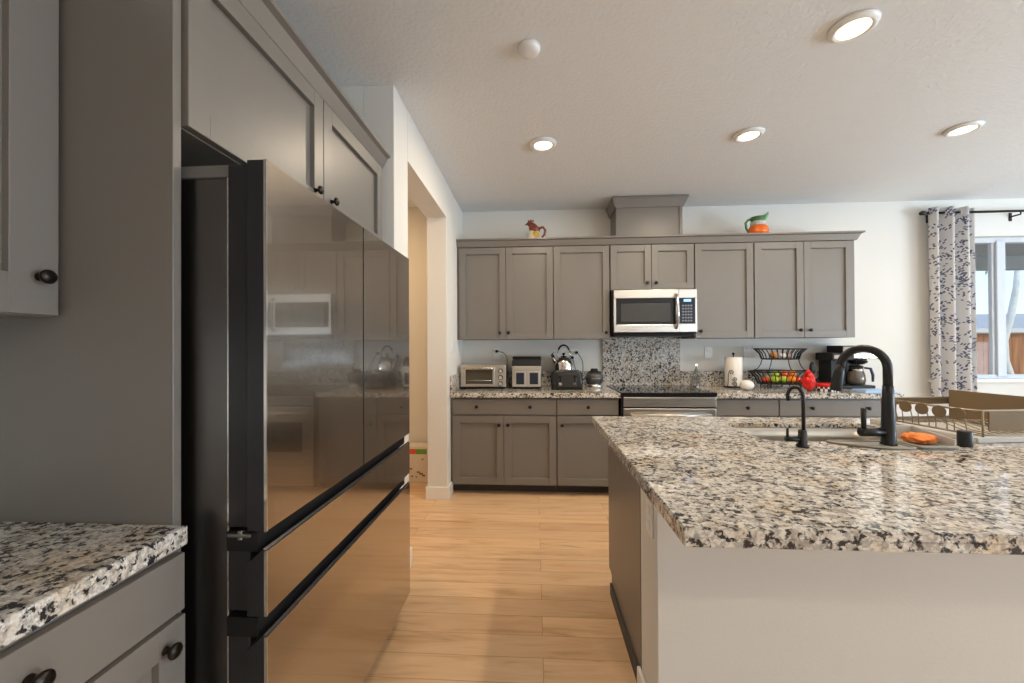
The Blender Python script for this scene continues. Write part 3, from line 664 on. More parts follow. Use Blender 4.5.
# ------------------------------------------------------------------ outside
GR = mat('outdoor_gravel', (.42, .36, .29), .9, vscale=3, var=.2)
struct('ground', MB().box(-12, 30, YW + .15, 40, -.25, -.15).box(XE + .16, 30, -20, YW + .15, -.25, -.15).box(-12, XE + .16, -20, YS - .16, -.25, -.15), GR)
def fence_mat():
    m, t, bb = base('cedar_boards', (.45, .22, .10), .8); l = t.links.new
    tc = N(t, 'ShaderNodeTexCoord'); mp = N(t, 'ShaderNodeMapping'); mp.inputs['Scale'].default_value = (7, 1, .6); l(tc.outputs['Object'], mp.inputs[0])
    n = N(t, 'ShaderNodeTexNoise'); n.inputs['Scale'].default_value = 3; l(mp.outputs[0], n.inputs['Vector'])
    r = ramp(t, [(.3, (.27, .105, .035)), (.7, (.46, .20, .08))]); l(n.outputs['Fac'], r.inputs[0]); l(r.outputs[0], bb.inputs['Base Color']); return m
CED = fence_mat()
ro = thing('garden_fence', 'brown wooden board fence outside the window', 'fence', (12, 9.05, -.15))
b = MB(); x = 4.0; i = 0
while x < 20: b.box(x, x + .138, 9.0, 9.02, -.12, 1.50, .002, 1); x += .142
obj('boards', b, CED, ro)
for z in (.35, 1.56): obj('rail', MB().box(4, 20, 8.955 if z < 1 else 8.94, 9.0 if z < 1 else 9.06, z - .04, z + .05), mat('weathered_pale_wood', (.66, .62, .56), .8), ro)
for k in range(7): obj('post', MB().box(4 + k * 2.4, 4.1 + k * 2.4, 9.03, 9.13, -.15, 1.52), CED, ro)
ro = thing('neighbour_house', 'pale house with a low grey roof beyond the fence', 'house', (13, 22, -.15))
obj('walls', MB().box(2, 26, 19, 25, -.15, 1.85), mat('pale_stucco', (.62, .60, .56), .9), ro)
obj('roof', MB().prism([(18.3, 1.8), (25.6, 1.8), (22, 2.85)], 26, T=Matrix(((0, 0, 1, 1), (1, 0, 0, 0), (0, 1, 0, 0), (0, 0, 0, 1)))), mat('grey_shingles', (.32, .32, .33), .9, vscale=20, var=.2), ro)
ro = thing('patio_cover', 'patio roof with a beam just outside the window', 'patio cover', (5, 6, 2.25))
obj('roof_deck', MB().box(2.5, 9, YW + .16, 6.6, 2.62, 2.70), mat('patio_soffit', (.42, .42, .40), .8), ro)
obj('beam', MB().box(2.5, 9, 6.45, 6.6, 2.42, 2.62), mat('patio_soffit', (.42, .42, .40), .8), ro)
for x in (2.6, 8.85): obj('post', MB().box(x, x + .12, 6.46, 6.58, -.15, 2.42), TRIM, ro)
ro = thing('young_tree', 'young tree with a curved pale trunk in front of the fence', 'tree', (10.1, 8.2, -.15))
tp = [(9.34, 8.2, -.15), (9.22, 8.2, .45), (9.06, 8.2, .95), (9.05, 8.2, 1.35), (9.2, 8.2, 1.85), (9.3, 8.2, 2.4), (9.34, 8.2, 3.1)]
obj('trunk', MB().tube(tp, [.085, .075, .07, .065, .055, .045, .03], 12), mat('pale_bark', (.72, .70, .62), .9, vscale=14, var=.2), ro)
fb = MB()
for k in range(420):
    a = random.uniform(0, 2 * PI); r = random.uniform(.05, .85); z = 3.5 + random.gauss(0, .28)
    c = Vector((9.25 + r * math.cos(a), 8.2 + r * math.sin(a) * .8, z)); T = Matrix.Translation(c) @ Euler((random.uniform(0, 6), random.uniform(0, 6), random.uniform(0, 6))).to_matrix().to_4x4()
    fb.prism([(-.05, 0), (0, -.02), (.06, 0), (0, .02)], .002, T=T)
obj('leaves', fb, mat('pale_green_leaf', (.42, .50, .33), .7, var=.2), ro)

# ------------------------------------------------------------------ hall
ro = thing('cardboard_carton', 'white printed carton with red and green label on the hall floor', 'box', (-1.11, 3.74, 0))
CW = mat('white_carton', (.74, .66, .56), .7)
obj('carton', MB().box(-1.22, -.985, 3.66, 3.83, .001, .335, .003), CW, ro)
obj('label_band', MB().box(-1.20, -1.125, 3.6585, 3.6605, .268, .315), mat('red_print', (.75, .10, .04), .5), ro)
obj('label_band', MB().box(-1.125, -1.02, 3.6585, 3.6605, .268, .315), mat('green_print', (.16, .36, .06), .5), ro)
pm = MB()
for (x, z, w_, h_) in [(-1.17, .13, .022, .014), (-1.10, .10, .03, .012), (-1.075, .085, .035, .014), (-1.05, .068, .03, .014), (-1.16, .06, .02, .012), (-1.06, .22, .018, .01), (-1.12, .055, .012, .012)]:
    pm.box(x - w_ / 2, x + w_ / 2, 3.6585, 3.6605, z - h_ / 2, z + h_ / 2)
obj('printed_marks', pm, mat('dark_print', (.20, .06, .04), .5), ro)

exec_small = True
# ------------------------------------------------------------------ things on the back counter
Z0 = CT1 + .0005
# toaster oven
ro = thing('toaster_oven', 'silver toaster oven with glass door and three knobs, at the left end of the counter', 'toaster oven', (-.50, 3.8, Z0))
SIL = brushed('satin_silver', (.66, .63, .58), .3, 'X')
x0, x1, yf, yb, zt = -.70, -.275, 3.69, 3.95, 1.105
obj('body', MB().box(x0, x1, yf + .012, yb, Z0 + .014, zt, .008, 3), SIL, ro)
obj('front_panel', MB().box(x0 - .002, x1 + .002, yf, yf + .014, Z0 + .014, zt - .006, .003), SIL, ro)
for fx in (x0 + .03, x1 - .03):
    for fy in (yf + .04, yb - .04): obj('foot', MB().cyl((fx, fy, Z0), .012, .016, 'Z', 12), BLACK, ro)
dr = obj('oven_door', MB().box(x0 + .012, x1 - .105, yf - .012, yf, Z0 + .03, zt - .02, .003), SIL, ro)
obj('door_glass', MB().box(x0 + .048, x1 - .122, yf - .0145, yf - .0115, Z0 + .048, zt - .046, .002), mat('smoked_oven_glass', (.075, .06, .04), .08, var=.3), dr)
obj('handle', MB().tube([(x0 + .03, yf - .034, zt - .032), (x1 - .12, yf - .034, zt - .032)], .008, 10).tube([(x0 + .05, yf - .034, zt - .032), (x0 + .05, yf - .01, zt - .032)], .005, 8).tube([(x1 - .14, yf - .034, zt - .032), (x1 - .14, yf - .01, zt - .032)], .005, 8), mat('warm_chrome', (.78, .60, .44), .2, 1), dr)
obj('rack_wire', MB().tube([(x0 + .065, yf - .0155, Z0 + .08), (x1 - .135, yf - .0155, Z0 + .08)], .003, 6), CHROME, dr)
for k, z in enumerate((.925, .985, 1.045)):
    obj('dial_ring', MB().cyl((x1 - .05, yf - .003, z), .024, .004, 'Y', 24), mat('gunmetal_panel', (.07, .066, .064), .3, .6), ro)
    obj('knob', MB().cyl((x1 - .05, yf - .020, z), .018, .022, 'Y', 20, bev=.003), CHROME, ro)
obj('base_trim', MB().box(x0 - .003, x1 + .003, yf - .003, yf + .02, Z0 + .008, Z0 + .022, .002), BLACK, ro)
def cord(pts, plugz, parent, mat_=BLACK):
    obj('cord', MB().tube(pts, .0035, 6), mat_, parent)
    x, y, z = pts[0]; obj('plug', MB().box(x - .013, x + .013, y - .002, YW - .0095, z - .013, z + .013, .004), mat_, parent)
def arc(p0, p1, sag, n=12):
    p0, p1 = Vector(p0), Vector(p1); return [p0.lerp(p1, i / n) + Vector((sag[0], sag[1], sag[2])) * math.sin(PI * i / n) for i in range(n + 1)]
cord(arc((-.388, 3.985, 1.226), (-.29, 3.945, 1.04), (.05, -.03, .05)), 0, ro)
# twin-window oven
ro = thing('air_fryer_oven', 'boxy countertop oven with black sloped top and two small dark windows', 'countertop oven', (-.085, 3.8, Z0))
x0, x1 = -.222, .06
obj('body', MB().box(x0, x1, 3.70, 3.94, Z0 + .012, 1.075, .01, 3), BLACK, ro)
Tm = Matrix(((0, 0, 1, x0 + .004), (1, 0, 0, 0), (0, 1, 0, 0), (0, 0, 0, 1)))
obj('sloped_top', MB().prism([(3.702, 1.072), (3.938, 1.072), (3.93, 1.175), (3.79, 1.178), (3.73, 1.15)], x1 - x0 - .008, T=Tm, bev=.006), BLACK, ro)
obj('front_panel', MB().box(x0 + .006, x1 - .006, 3.690, 3.702, Z0 + .02, 1.085, .004), SIL, ro)
obj('brow_strip', MB().box(x0 + .006, x1 - .006, 3.684, 3.70, 1.045, 1.09, .004), SIL, ro)
for (a, c) in ((x0 + .018, -.088), (-.078, x1 - .018)):
    dd = obj('basket_door', MB().box(a, c, 3.680, 3.691, Z0 + .02, 1.043, .004), SIL, ro)
    obj('window', MB().box(a + .026, c - .016, 3.6775, 3.6805, Z0 + .045, 1.028, .002), mat('blue_black_glass', (.015, .018, .035), .06), dd)
for fx in (x0 + .03, x1 - .03): obj('foot', MB().box(fx - .015, fx + .015, 3.71, 3.92, Z0, Z0 + .013), BLACK, ro)
# four-slice toaster
ro = thing('toaster', 'wide black four-slice toaster with two levers, in front of the kettle', 'toaster', (.29, 3.70, Z0))
prof = rrect(.148, .432, 3.615, 3.795, .03, 6)
b = MB(); bb = bmesh.new(); rings = []
for (g, z) in [(0, Z0 + .006), (.003, Z0 + .06), (-.006, 1.02), (-.018, 1.045), (-.035, 1.053)]:
    rings.append([bb.verts.new((x + g * (1 if x > .29 else -1), y + g * .4 * (1 if y > 3.7 else -1), z)) for x, y in prof])
n = len(prof)
for a, c in zip(rings, rings[1:]):
    for i in range(n): bb.faces.new((a[i], a[(i + 1) % n], c[(i + 1) % n], c[i]))
bb.faces.new(rings[0][::-1]); bb.faces.new(rings[-1]); b._add(bb, None, True)
obj('body', b, mat('dark_toaster_shell', (.03, .029, .03), .25, .2, .4), ro)
obj('front_panel', MB().box(.205, .375, 3.606, 3.616, Z0 + .03, 1.025, .004), mat('gunmetal_panel', (.07, .066, .064), .3, .6), ro)
obj('base', MB().box(.150, .430, 3.617, 3.793, Z0, Z0 + .012, .004), BLACK, ro)
for lx in (.225, .355):
    obj('lever_slot', MB().box(lx - .006, lx + .006, 3.602, 3.607, Z0 + .06, 1.005), BLACK, ro)
    obj('lever', MB().box(lx - .018, lx + .018, 3.582, 3.604, .995, 1.010, .004), BLACK, ro)
    obj('dial', MB().cyl((lx, 3.590, Z0 + .055), .014, .016, 'Y', 18, bev=.002), CHROME, ro)
for sx_ in (.20, .255, .32, .375): obj('bread_slot', MB().box(sx_ - .012, sx_ + .012, 3.645, 3.765, 1.0505, 1.0545), BLACKGL, ro)
cord(arc((.415, 3.985, 1.21), (.43, 3.76, .91), (.05, .10, .04)), 0, ro)
# kettle
ro = thing('kettle', 'polished steel stovetop kettle with black loop handle behind the toaster', 'kettle', (.28, 3.905, Z0))
c = (.28, 3.905, 0)
obj('body', MB().lathe([(0, Z0), (.086, Z0), (.092, Z0 + .01), (.098, Z0 + .08), (.098, 1.07), (.095, 1.10), (.084, 1.135), (.062, 1.160), (.036, 1.170), (0, 1.170)], c, 36), CHROME, ro)
obj('lid', MB().lathe([(.036, 1.164), (.034, 1.172), (.02, 1.178), (.008, 1.18), (.006, 1.188), (.016, 1.194), (.017, 1.202), (.010, 1.209), (0, 1.210)], c, 24), BLACK, ro)
obj('handle', MB().tube([(.28 + .055 * math.cos(a) , 3.905, 1.21 + .075 * math.sin(a)) for a in [PI * (.12 + .76 * i / 16) for i in range(17)]], [.009] * 17, 10), BLACK, ro)
obj('handle_bracket', MB().tube([(.333, 3.905, 1.235), (.345, 3.905, 1.19), (.338, 3.905, 1.15)], .004, 8).tube([(.227, 3.905, 1.235), (.215, 3.905, 1.19), (.222, 3.905, 1.15)], .004, 8), CHROME, ro)
obj('spout', MB().tube([(.21, 3.90, 1.10), (.185, 3.89, 1.14), (.17, 3.885, 1.175)], [.024, .018, .014], 14), CHROME, ro)
obj('whistle', MB().tube([(.178, 3.887, 1.165), (.163, 3.883, 1.195)], [.016, .013], 12).tube([(.163, 3.883, 1.195), (.185, 3.885, 1.215)], .004, 6), BLACK, ro)
# small pot grinder
ro = thing('mini_blender', 'small dark round countertop appliance with silver base beside the range', 'small appliance', (.565, 3.84, Z0))
c = (.565, 3.84, 0)
obj('base', MB().lathe([(.078, Z0), (.082, Z0 + .008), (.078, Z0 + .03), (.066, Z0 + .04)], c, 30), CHROME, ro)
obj('bowl', MB().lathe([(.066, Z0 + .035), (.082, Z0 + .06), (.086, Z0 + .095), (.076, Z0 + .13), (.06, Z0 + .145)], c, 30), mat('smoky_bowl', (.06, .06, .06), .15), ro)
obj('lid', MB().lathe([(.062, Z0 + .143), (.06, Z0 + .155), (.036, Z0 + .16), (.034, Z0 + .178), (.028, Z0 + .182), (0, Z0 + .182)], c, 26), BLACK, ro)
obj('label_strip', MB().box(.53, .60, 3.752, 3.757, Z0 + .088, Z0 + .094), CHROME, ro)
cord(arc((.372, 3.985, 1.16), (.50, 3.88, Z0 + .012), (-.01, -.02, -.06)), 0, ro)
# wire tree ornament
ro = thing('tree_ornament', 'small silver-green tabletop tree ornament standing by the splashback', 'ornament', (1.545, 3.90, Z0))
b = MB()
for k in range(6):
    z = Z0 + .03 + k * .026; r = .062 * (1 - k / 6.6)
    for j in range(8):
        a = 2 * PI * j / 8 + k * .4; b.tube([(1.545, 3.90, z + .02), (1.545 + r * .7 * math.cos(a), 3.90 + r * .7 * math.sin(a), z + .008), (1.545 + r * math.cos(a), 3.90 + r * math.sin(a), z - .012)], [.005, .006, .002], 6)
obj('branches', b, mat('silver_green', (.33, .36, .33), .3, .7, var=.3), ro)
obj('trunk', MB().tube([(1.545, 3.90, Z0 + .01), (1.545, 3.90, Z0 + .20)], .004, 8).cyl((1.545, 3.90, Z0), .03, .01, 'Z', 20), CHROME, ro)
obj('star', MB().prism([((.016 if i % 2 == 0 else .007) * math.sin(i * PI / 5), (.016 if i % 2 == 0 else .007) * math.cos(i * PI / 5)) for i in range(10)], .004, T=Matrix.Translation((1.545, 3.902, Z0 + .21)) @ Matrix.Rotation(PI / 2, 4, 'X')), CHROME, ro)
# paper towel
ro = thing('paper_towel_holder', 'paper towel roll on a black scrolled wire stand', 'paper towel holder', (1.872, 3.86, Z0))
c = (1.872, 3.86, 0)
obj('base', MB().lathe([(0, Z0), (.085, Z0), (.085, Z0 + .008), (.02, Z0 + .014), (0, Z0 + .014)], c, 28), BLACKM, ro)
obj('roll', MB().lathe([(.02, Z0 + .016), (.072, Z0 + .016), (.074, Z0 + .02), (.074, Z0 + .282), (.072, Z0 + .286), (.02, Z0 + .286)], c, 36), mat('paper_towel', (.82, .77, .70), .9, bump=.3, bscale=120), ro, 'white paper roll')
obj('post', MB().tube([(1.872, 3.86, Z0 + .01), (1.872, 3.86, Z0 + .31)], .005, 8).sphere((1.872, 3.86, Z0 + .318), .012), BLACKM, ro)
def spiral(cx, cy, cz, r0, turns, s_, a0): return [(cx + (r0 * (1 - .8 * i / 26)) * math.cos(a0 + s_ * turns * 2 * PI * i / 26), cy, cz + (r0 * (1 - .8 * i / 26)) * math.sin(a0 + s_ * turns * 2 * PI * i / 26)) for i in range(27)]
sy_ = 3.78
b = MB(); b.tube([(1.79, sy_ + .02, Z0 + .01), (1.785, sy_, Z0 + .06), (1.788, sy_, Z0 + .13), (1.80, sy_, Z0 + .165)], .0035, 7)
b.tube(spiral(1.815, sy_, Z0 + .145, .022, 1.4, -1, PI * .9), .003, 6); b.tube(spiral(1.845, sy_, Z0 + .085, .022, 1.4, 1, PI), .003, 6); b.tube(spiral(1.845, sy_, Z0 + .035, .024, 1.4, -1, PI), .003, 6)
obj('scroll', b, BLACKM, ro)
single('white_jar', MB().lathe([(0, Z0), (.03, Z0), (.05, Z0 + .02), (.058, Z0 + .045), (.05, Z0 + .07), (.03, Z0 + .085), (0, Z0 + .09)], (1.875, 3.63, 0), 26), mat('white_ceramic', (.78, .74, .70), .3), 'small rounded white ceramic jar between paper towels and fruit basket', 'jar')
# two-tier fruit basket
BX_, BY_ = 2.262, 3.80
ro = thing('fruit_basket', 'two-tier black wire basket holding fruit on the counter', 'fruit basket', (BX_, BY_, Z0))
def ring(r, z, t, k=36, e=.62): return MB().tube([(BX_ + r * math.cos(2 * PI * i / k), BY_ + e * r * math.sin(2 * PI * i / k), z) for i in range(k)], t, 7, True)
TRAY = mat('dark_basket_tray', (.03, .028, .026), .5)
def tier(nm, z0, z1, r0, r1, nsl):
    b = ring(r1, z1, .006); me = ring(r0, z0, .005)
    d = obj(nm, b, BLACKM, ro); obj('lower_ring', me, BLACKM, d)
    sl = MB()
    for i in range(nsl):
        a = 2 * PI * i / nsl; cc, ss = math.cos(a), .62 * math.sin(a)
        rm = r0 + (r1 - r0) * .30
        sl.tube([(BX_ + r0 * cc, BY_ + r0 * ss, z0), (BX_ + rm * cc, BY_ + rm * ss, z0 + (z1 - z0) * .55), (BX_ + r1 * cc, BY_ + r1 * ss, z1)], .0038, 6)
    obj('slats', sl, BLACKM, d)
    obj('tray_floor', MB().lathe([(0, z0 - .003), (r0, z0 - .003), (r0, z0 + .002), (0, z0 + .002)], (BX_, BY_, 0), 32, sy=.62), TRAY, d)
tier('lower_tier', Z0 + .045, Z0 + .155, .195, .272, 30)
tier('upper_tier', Z0 + .270, Z0 + .362, .16, .222, 28)
for a in (.25, .75, 1.25, 1.75):
    cc, ss = math.cos(a * PI), .62 * math.sin(a * PI)
    obj('upright', MB().tube([(BX_ + .275 * cc, BY_ + .275 * ss, Z0 + .15), (BX_ + .215 * cc, BY_ + .215 * ss, Z0 + .175), (BX_ + .185 * cc, BY_ + .185 * ss, Z0 + .215), (BX_ + .165 * cc, BY_ + .165 * ss, Z0 + .27)], .004, 7), BLACKM, ro)
    obj('leg', MB().tube([(BX_ + .17 * cc, BY_ + .17 * ss, Z0 + .046), (BX_ + .185 * cc, BY_ + .185 * ss, Z0 + .02), (BX_ + .19 * cc, BY_ + .19 * ss, Z0 + .005)], .005, 7), BLACKM, ro)
def fruit(name, x, y, z, r, m, label, cat, group=None, sz=.92, stem=True):
    ro2 = thing(name, label, cat, (x, y, z), group)
    pf = []
    for i in range(15):
        a = PI * i / 14; rr = r * math.sin(a) * (1 + .06 * math.cos(a)); zz = r * sz * (1 - math.cos(a)) - (.16 * r * math.exp(-(rr / (r * .35)) ** 2) if i > 9 else 0)
        pf.append((max(rr, 0), zz))
    obj('flesh', MB().lathe(pf, (x, y, z), 22), m, ro2)
    if stem: obj('stem', MB().tube([(x, y, z + 1.65 * r * sz), (x + .004, y, z + 1.98 * r * sz)], .003, 6), mat('stem_brown', (.16, .09, .04), .8), ro2)
RED = mat('apple_red', (.62, .05, .02), .3, var=.35, vscale=25); GRN = mat('apple_green', (.40, .52, .05), .3, var=.2, vscale=25); ORG = mat('orange_peel', (.86, .25, .015), .42, bump=.2, bscale=300)
TOM = mat('tomato_red', (.80, .10, .02), .25, var=.25, vscale=20)
fz = Z0 + .050
for nm, ct, m_, dx, dy, dz, r, lb in [
        ('red_apple', 'apple', RED, -.146, -.028, 0, .033, 'small red apple at the left end of the lower basket tier'),
        ('green_apple', 'apple', GRN, -.076, -.046, 0, .036, 'green apple in the front row next to the red apple'),
        ('green_apple', 'apple', GRN, -.001, -.048, 0, .037, 'green apple at the middle of the front row of the lower basket tier'),
        ('orange', 'orange', ORG, .075, -.046, 0, .036, 'orange in the front row of the lower basket tier, beside the tomato'),
        ('tomato', 'tomato', TOM, .146, -.028, 0, .033, 'red tomato at the right end of the lower basket tier'),
        ('green_apple', 'apple', GRN, -.084, .046, 0, .036, 'green apple in the back row of the lower tier, left of the back oranges'),
        ('orange', 'orange', ORG, -.004, .052, 0, .036, 'orange at the middle of the back row of the lower tier'),
        ('orange', 'orange', ORG, .076, .046, 0, .036, 'orange at the right of the back row of the lower tier'),
        ('red_apple', 'apple', TOM, .036, .002, .053, .034, 'orange-red apple lying on top of the oranges in the lower tier'),
        ('orange', 'orange', ORG, .112, .006, .053, .034, 'orange lying on top of the heap at the right of the lower tier'),
        ('lime', 'lime', GRN, -.042, .002, .055, .031, 'yellow-green lime lying on top of the green apples')]:
    fruit(nm, BX_ + dx, BY_ + dy, fz + dz, r, m_, lb, ct)
uz = Z0 + .274
fruit('onion', BX_ - .065, BY_ - .02, uz, .036, mat('onion_skin', (.52, .24, .08), .35, var=.3), 'brown onion in the upper basket tier', 'onion')
fruit('garlic_bulb', BX_ + .01, BY_ - .02, uz, .028, mat('garlic_skin', (.74, .70, .66), .5), 'whitish garlic bulb beside the onion in the upper basket tier', 'garlic')
fruit('shallot', BX_ + .075, BY_ + .0, uz, .024, mat('shallot_skin', (.46, .25, .18), .4), 'small reddish shallot at the right of the upper basket tier', 'shallot')
# red bag
b = MB(); bb = bmesh.new(); bmesh.ops.create_icosphere(bb, subdivisions=4, radius=1)
for v in bb.verts:
    p = v.co.copy(); k = 1 + .10 * math.sin(7 * p.z + 3 * p.x) * math.cos(5 * p.y + 2 * p.z) + .05 * math.sin(13 * p.x + 9 * p.y)
    tap = 1 - .12 * max(p.z, 0); v.co = Vector((2.345 + p.x * .046 * k * tap, 3.545 + p.y * .05 * k * tap, Z0 + .088 + p.z * .084 * (1 if p.z > -.8 else .98)))
b._add(bb, None, True)
for v in b.bm.verts: v.co.z = max(v.co.z, Z0)
RB = mat('red_film', (.66, .022, .018), .3, 0, .3, var=.25, vscale=40)
ro = thing('red_bag', 'bright red plastic produce bag slumped at the right of the fruit basket', 'bag', (2.345, 3.545, Z0)); obj('sack', b, RB, ro)
obj('tie', MB().tube([(2.318, 3.53, Z0 + .135), (2.312, 3.515, Z0 + .165), (2.328, 3.51, Z0 + .185)], [.014, .009, .012], 9), RB, ro)
# checkered tin
ro = thing('checkered_tin', 'round red-lidded tin with black and white checkered side', 'tin', (2.512, 3.575, Z0))
obj('tin', MB().lathe([(0, Z0), (.094, Z0), (.096, Z0 + .003), (.096, Z0 + .042), (0, Z0 + .042)], (2.512, 3.575, 0), 36, smooth=False), check_mat('black_white_check', (.75, .75, .75), (.015, .015, .015), 42), ro)
obj('lid', MB().lathe([(0, Z0 + .040), (.098, Z0 + .040), (.099, Z0 + .058), (.094, Z0 + .064), (0, Z0 + .065)], (2.512, 3.575, 0), 36), mat('red_enamel', (.62, .02, .016), .35, 0, .3), ro)
# oval brush
ro = thing('oval_brush', 'upright black oval-headed brush beside the coffee maker', 'brush', (2.60, 3.88, Z0))
obj('head', MB().sphere((2.60, 3.88, Z0 + .18), 1, .026, .012, .062), BLACK, ro)
obj('handle', MB().tube([(2.60, 3.88, Z0 + .13), (2.60, 3.88, Z0 + .06)], .007, 8), CHROME, ro)
obj('holder', MB().lathe([(0, Z0), (.04, Z0), (.042, Z0 + .07), (.038, Z0 + .07), (.034, Z0 + .02), (0, Z0 + .018)], (2.60, 3.88, 0), 20), mat('navy_black_panel', (.012, .014, .03), .15), ro)
# coffee maker
ro = thing('coffee_maker', 'large black and silver coffee maker with glass carafe at the right end of the counter', 'coffee maker', (2.83, 3.86, Z0))
obj('base', MB().box(2.67, 3.0, 3.74, 3.98, Z0, Z0 + .03, .008), BLACK, ro)
obj('tower', MB().box(2.67, 2.80, 3.82, 3.98, Z0 + .03, Z0 + .27, .006), BLACK, ro)
obj('brew_head', MB().box(2.64, 2.83, 3.76, 3.98, Z0 + .255, Z0 + .325, .008), BLACK, ro)
obj('name_plate', MB().box(2.655, 2.725, 3.755, 3.761, Z0 + .272, Z0 + .305, .002), mat('warm_label', (.42, .33, .27), .4), ro)
obj('hopper', MB().box(2.745, 2.92, 3.79, 3.98, Z0 + .326, Z0 + .39, .006), BLACK, ro)
obj('hopper_front', MB().box(2.757, 2.91, 3.785, 3.791, Z0 + .337, Z0 + .38, .002), mat('warm_label', (.42, .33, .27), .4), ro)
obj('warming_shelf', MB().box(2.83, 3.09, 3.77, 3.98, Z0 + .265, Z0 + .325, .012), CHROME, ro)
obj('filter_basket', MB().lathe([(.035, Z0 + .215), (.06, Z0 + .225), (.068, Z0 + .265), (0, Z0 + .265)], (2.91, 3.83, 0), 24), BLACK, ro)
obj('back_column', MB().box(2.81, 3.0, 3.92, 3.98, Z0 + .03, Z0 + .27, .006), BLACK, ro)
cf = obj('carafe', MB().lathe([(.05, Z0 + .032), (.062, Z0 + .036), (.070, Z0 + .07), (.066, Z0 + .12), (.052, Z0 + .165), (.048, Z0 + .19)], (2.90, 3.83, 0), 28), mat('coffee_glass', (.14, .12, .10), .08, .3), ro)
obj('carafe_lid', MB().lathe([(.052, Z0 + .188), (.054, Z0 + .20), (.03, Z0 + .21), (0, Z0 + .212)], (2.90, 3.83, 0), 24), BLACK, cf)
obj('carafe_band', MB().lathe([(.0535, Z0 + .155), (.0565, Z0 + .155), (.0505, Z0 + .18), (.0485, Z0 + .18)], (2.90, 3.83, 0), 28), CHROME, cf)
obj('carafe_handle', MB().tube([(2.95, 3.80, Z0 + .185), (2.992, 3.785, Z0 + .18), (3.008, 3.78, Z0 + .12), (3.006, 3.78, Z0 + .06)], [.010, .012, .012, .009], 10), mat('navy_handle', (.03, .045, .09), .3), cf)
obj('portafilter', MB().cyl((2.89, 3.70, Z0 + .245), .012, .07, 'Y', 14).cyl((2.89, 3.765, Z0 + .235), .03, .025, 'Z', 20), BLACK, ro)
for o in [ro] + list(ro.children) + [g for c_ in ro.children for g in c_.children]:
    if o.name.startswith('coffee_maker'): o.location.x += .055
b_ = single('booklet', MB().box(2.70, 2.955, 3.41, 3.56, Z0, Z0 + .010, .002).box(2.71, 2.945, 3.415, 3.555, Z0 + .010, Z0 + .022, .002), mat('pale_blue_cover', (.38, .56, .80), .4, var=.1), 'flat pale blue booklet stack at the counter edge before the coffee maker', 'booklet')
# jar decor between toaster oven and counter oven
single('round_jar', MB().lathe([(0, Z0), (.016, Z0), (.022, Z0 + .02), (.022, Z0 + .05), (.02, Z0 + .075), (.018, Z0 + .08), (.018, Z0 + .092), (0, Z0 + .092)], (-.2485, 3.955, 0), 22), JAR, 'small clear glass jar between toaster oven and countertop oven', 'jar')

# ------------------------------------------------------------------ pitchers on the cabinets
ZC = 2.2835
ro = thing('rooster_pitcher', 'brown and white rooster-shaped ceramic pitcher on top of the cabinets', 'pitcher', (.005, 3.80, ZC))
BR = mat('brown_glaze', (.20, .045, .02), .25, var=.3); CRM = mat('cream_glaze', (.76, .68, .50), .3, var=.1); YEL = mat('ochre_glaze', (.55, .32, .04), .3)
PX, PY = -.005, 3.80
obj('body', MB().lathe([(0, ZC), (.062, ZC), (.066, ZC + .01), (.062, ZC + .05), (.05, ZC + .085), (.042, ZC + .10)], (PX, PY, 0), 26), CRM, ro)
obj('breast', MB().sphere((PX + .015, PY - .045, ZC + .045), 1, .034, .022, .042), YEL, ro)
obj('neck', MB().tube([(PX + .01, PY, ZC + .085), (PX, PY, ZC + .12), (PX - .02, PY, ZC + .15), (PX - .035, PY, ZC + .165)], [.052, .048, .036, .024], 18), BR, ro)
obj('head', MB().sphere((PX - .038, PY, ZC + .168), 1, .03, .024, .024), BR, ro)
obj('beak', MB().tube([(PX - .06, PY, ZC + .168), (PX - .088, PY, ZC + .155)], [.012, .002], 10), mat('dark_beak', (.05, .02, .015), .4), ro)
obj('comb', MB().prism([(-.03, 0), (.03, 0), (.025, .02), (.012, .01), (.002, .024), (-.010, .012), (-.022, .02)], .012, T=Matrix.Translation((PX - .03, PY + .006, ZC + .186)) @ Matrix.Rotation(PI / 2, 4, 'X')), BR, ro)
obj('handle', MB().tube([(PX + .045, PY, ZC + .12), (PX + .085, PY, ZC + .135), (PX + .108, PY, ZC + .105), (PX + .10, PY, ZC + .06), (PX + .075, PY, ZC + .035)], [.012, .012, .011, .010, .008], 12), BR, ro)
ro = thing('pumpkin_pitcher', 'orange pumpkin-shaped ceramic pitcher with green top on the right wall cabinets', 'pitcher', (2.07, 3.79, ZC))
PX, PY = 2.07, 3.79
b = MB(); bb = bmesh.new(); n = 40; rings = []
for (r, z) in [(.055, 0), (.078, .008), (.088, .035), (.086, .06), (.072, .085), (.058, .098)]:
    rings.append([bb.verts.new((PX + r * (1 + .05 * abs(math.cos(4 * 2 * PI * i / n)) - .03) * math.cos(2 * PI * i / n), PY + r * (1 + .05 * abs(math.cos(4 * 2 * PI * i / n)) - .03) * math.sin(2 * PI * i / n), ZC + z)) for i in range(n)])
for a, c in zip(rings, rings[1:]):
    for i in range(n): bb.faces.new((a[i], a[(i + 1) % n], c[(i + 1) % n], c[i]))
bb.faces.new(rings[0][::-1]); bb.faces.new(rings[-1]); b._add(bb, None, True)
obj('body', b, mat('orange_glaze', (.85, .17, .015), .25, var=.12), ro)
GRG = mat('green_glaze', (.07, .20, .06), .3, var=.3)
obj('collar', MB().lathe([(.060, ZC + .095), (.066, ZC + .115), (.062, ZC + .135), (.05, ZC + .135)], (PX, PY, 0), 26), mat('white_spotted_glaze', (.55, .55, .52), .3, var=.6, vscale=70), ro)
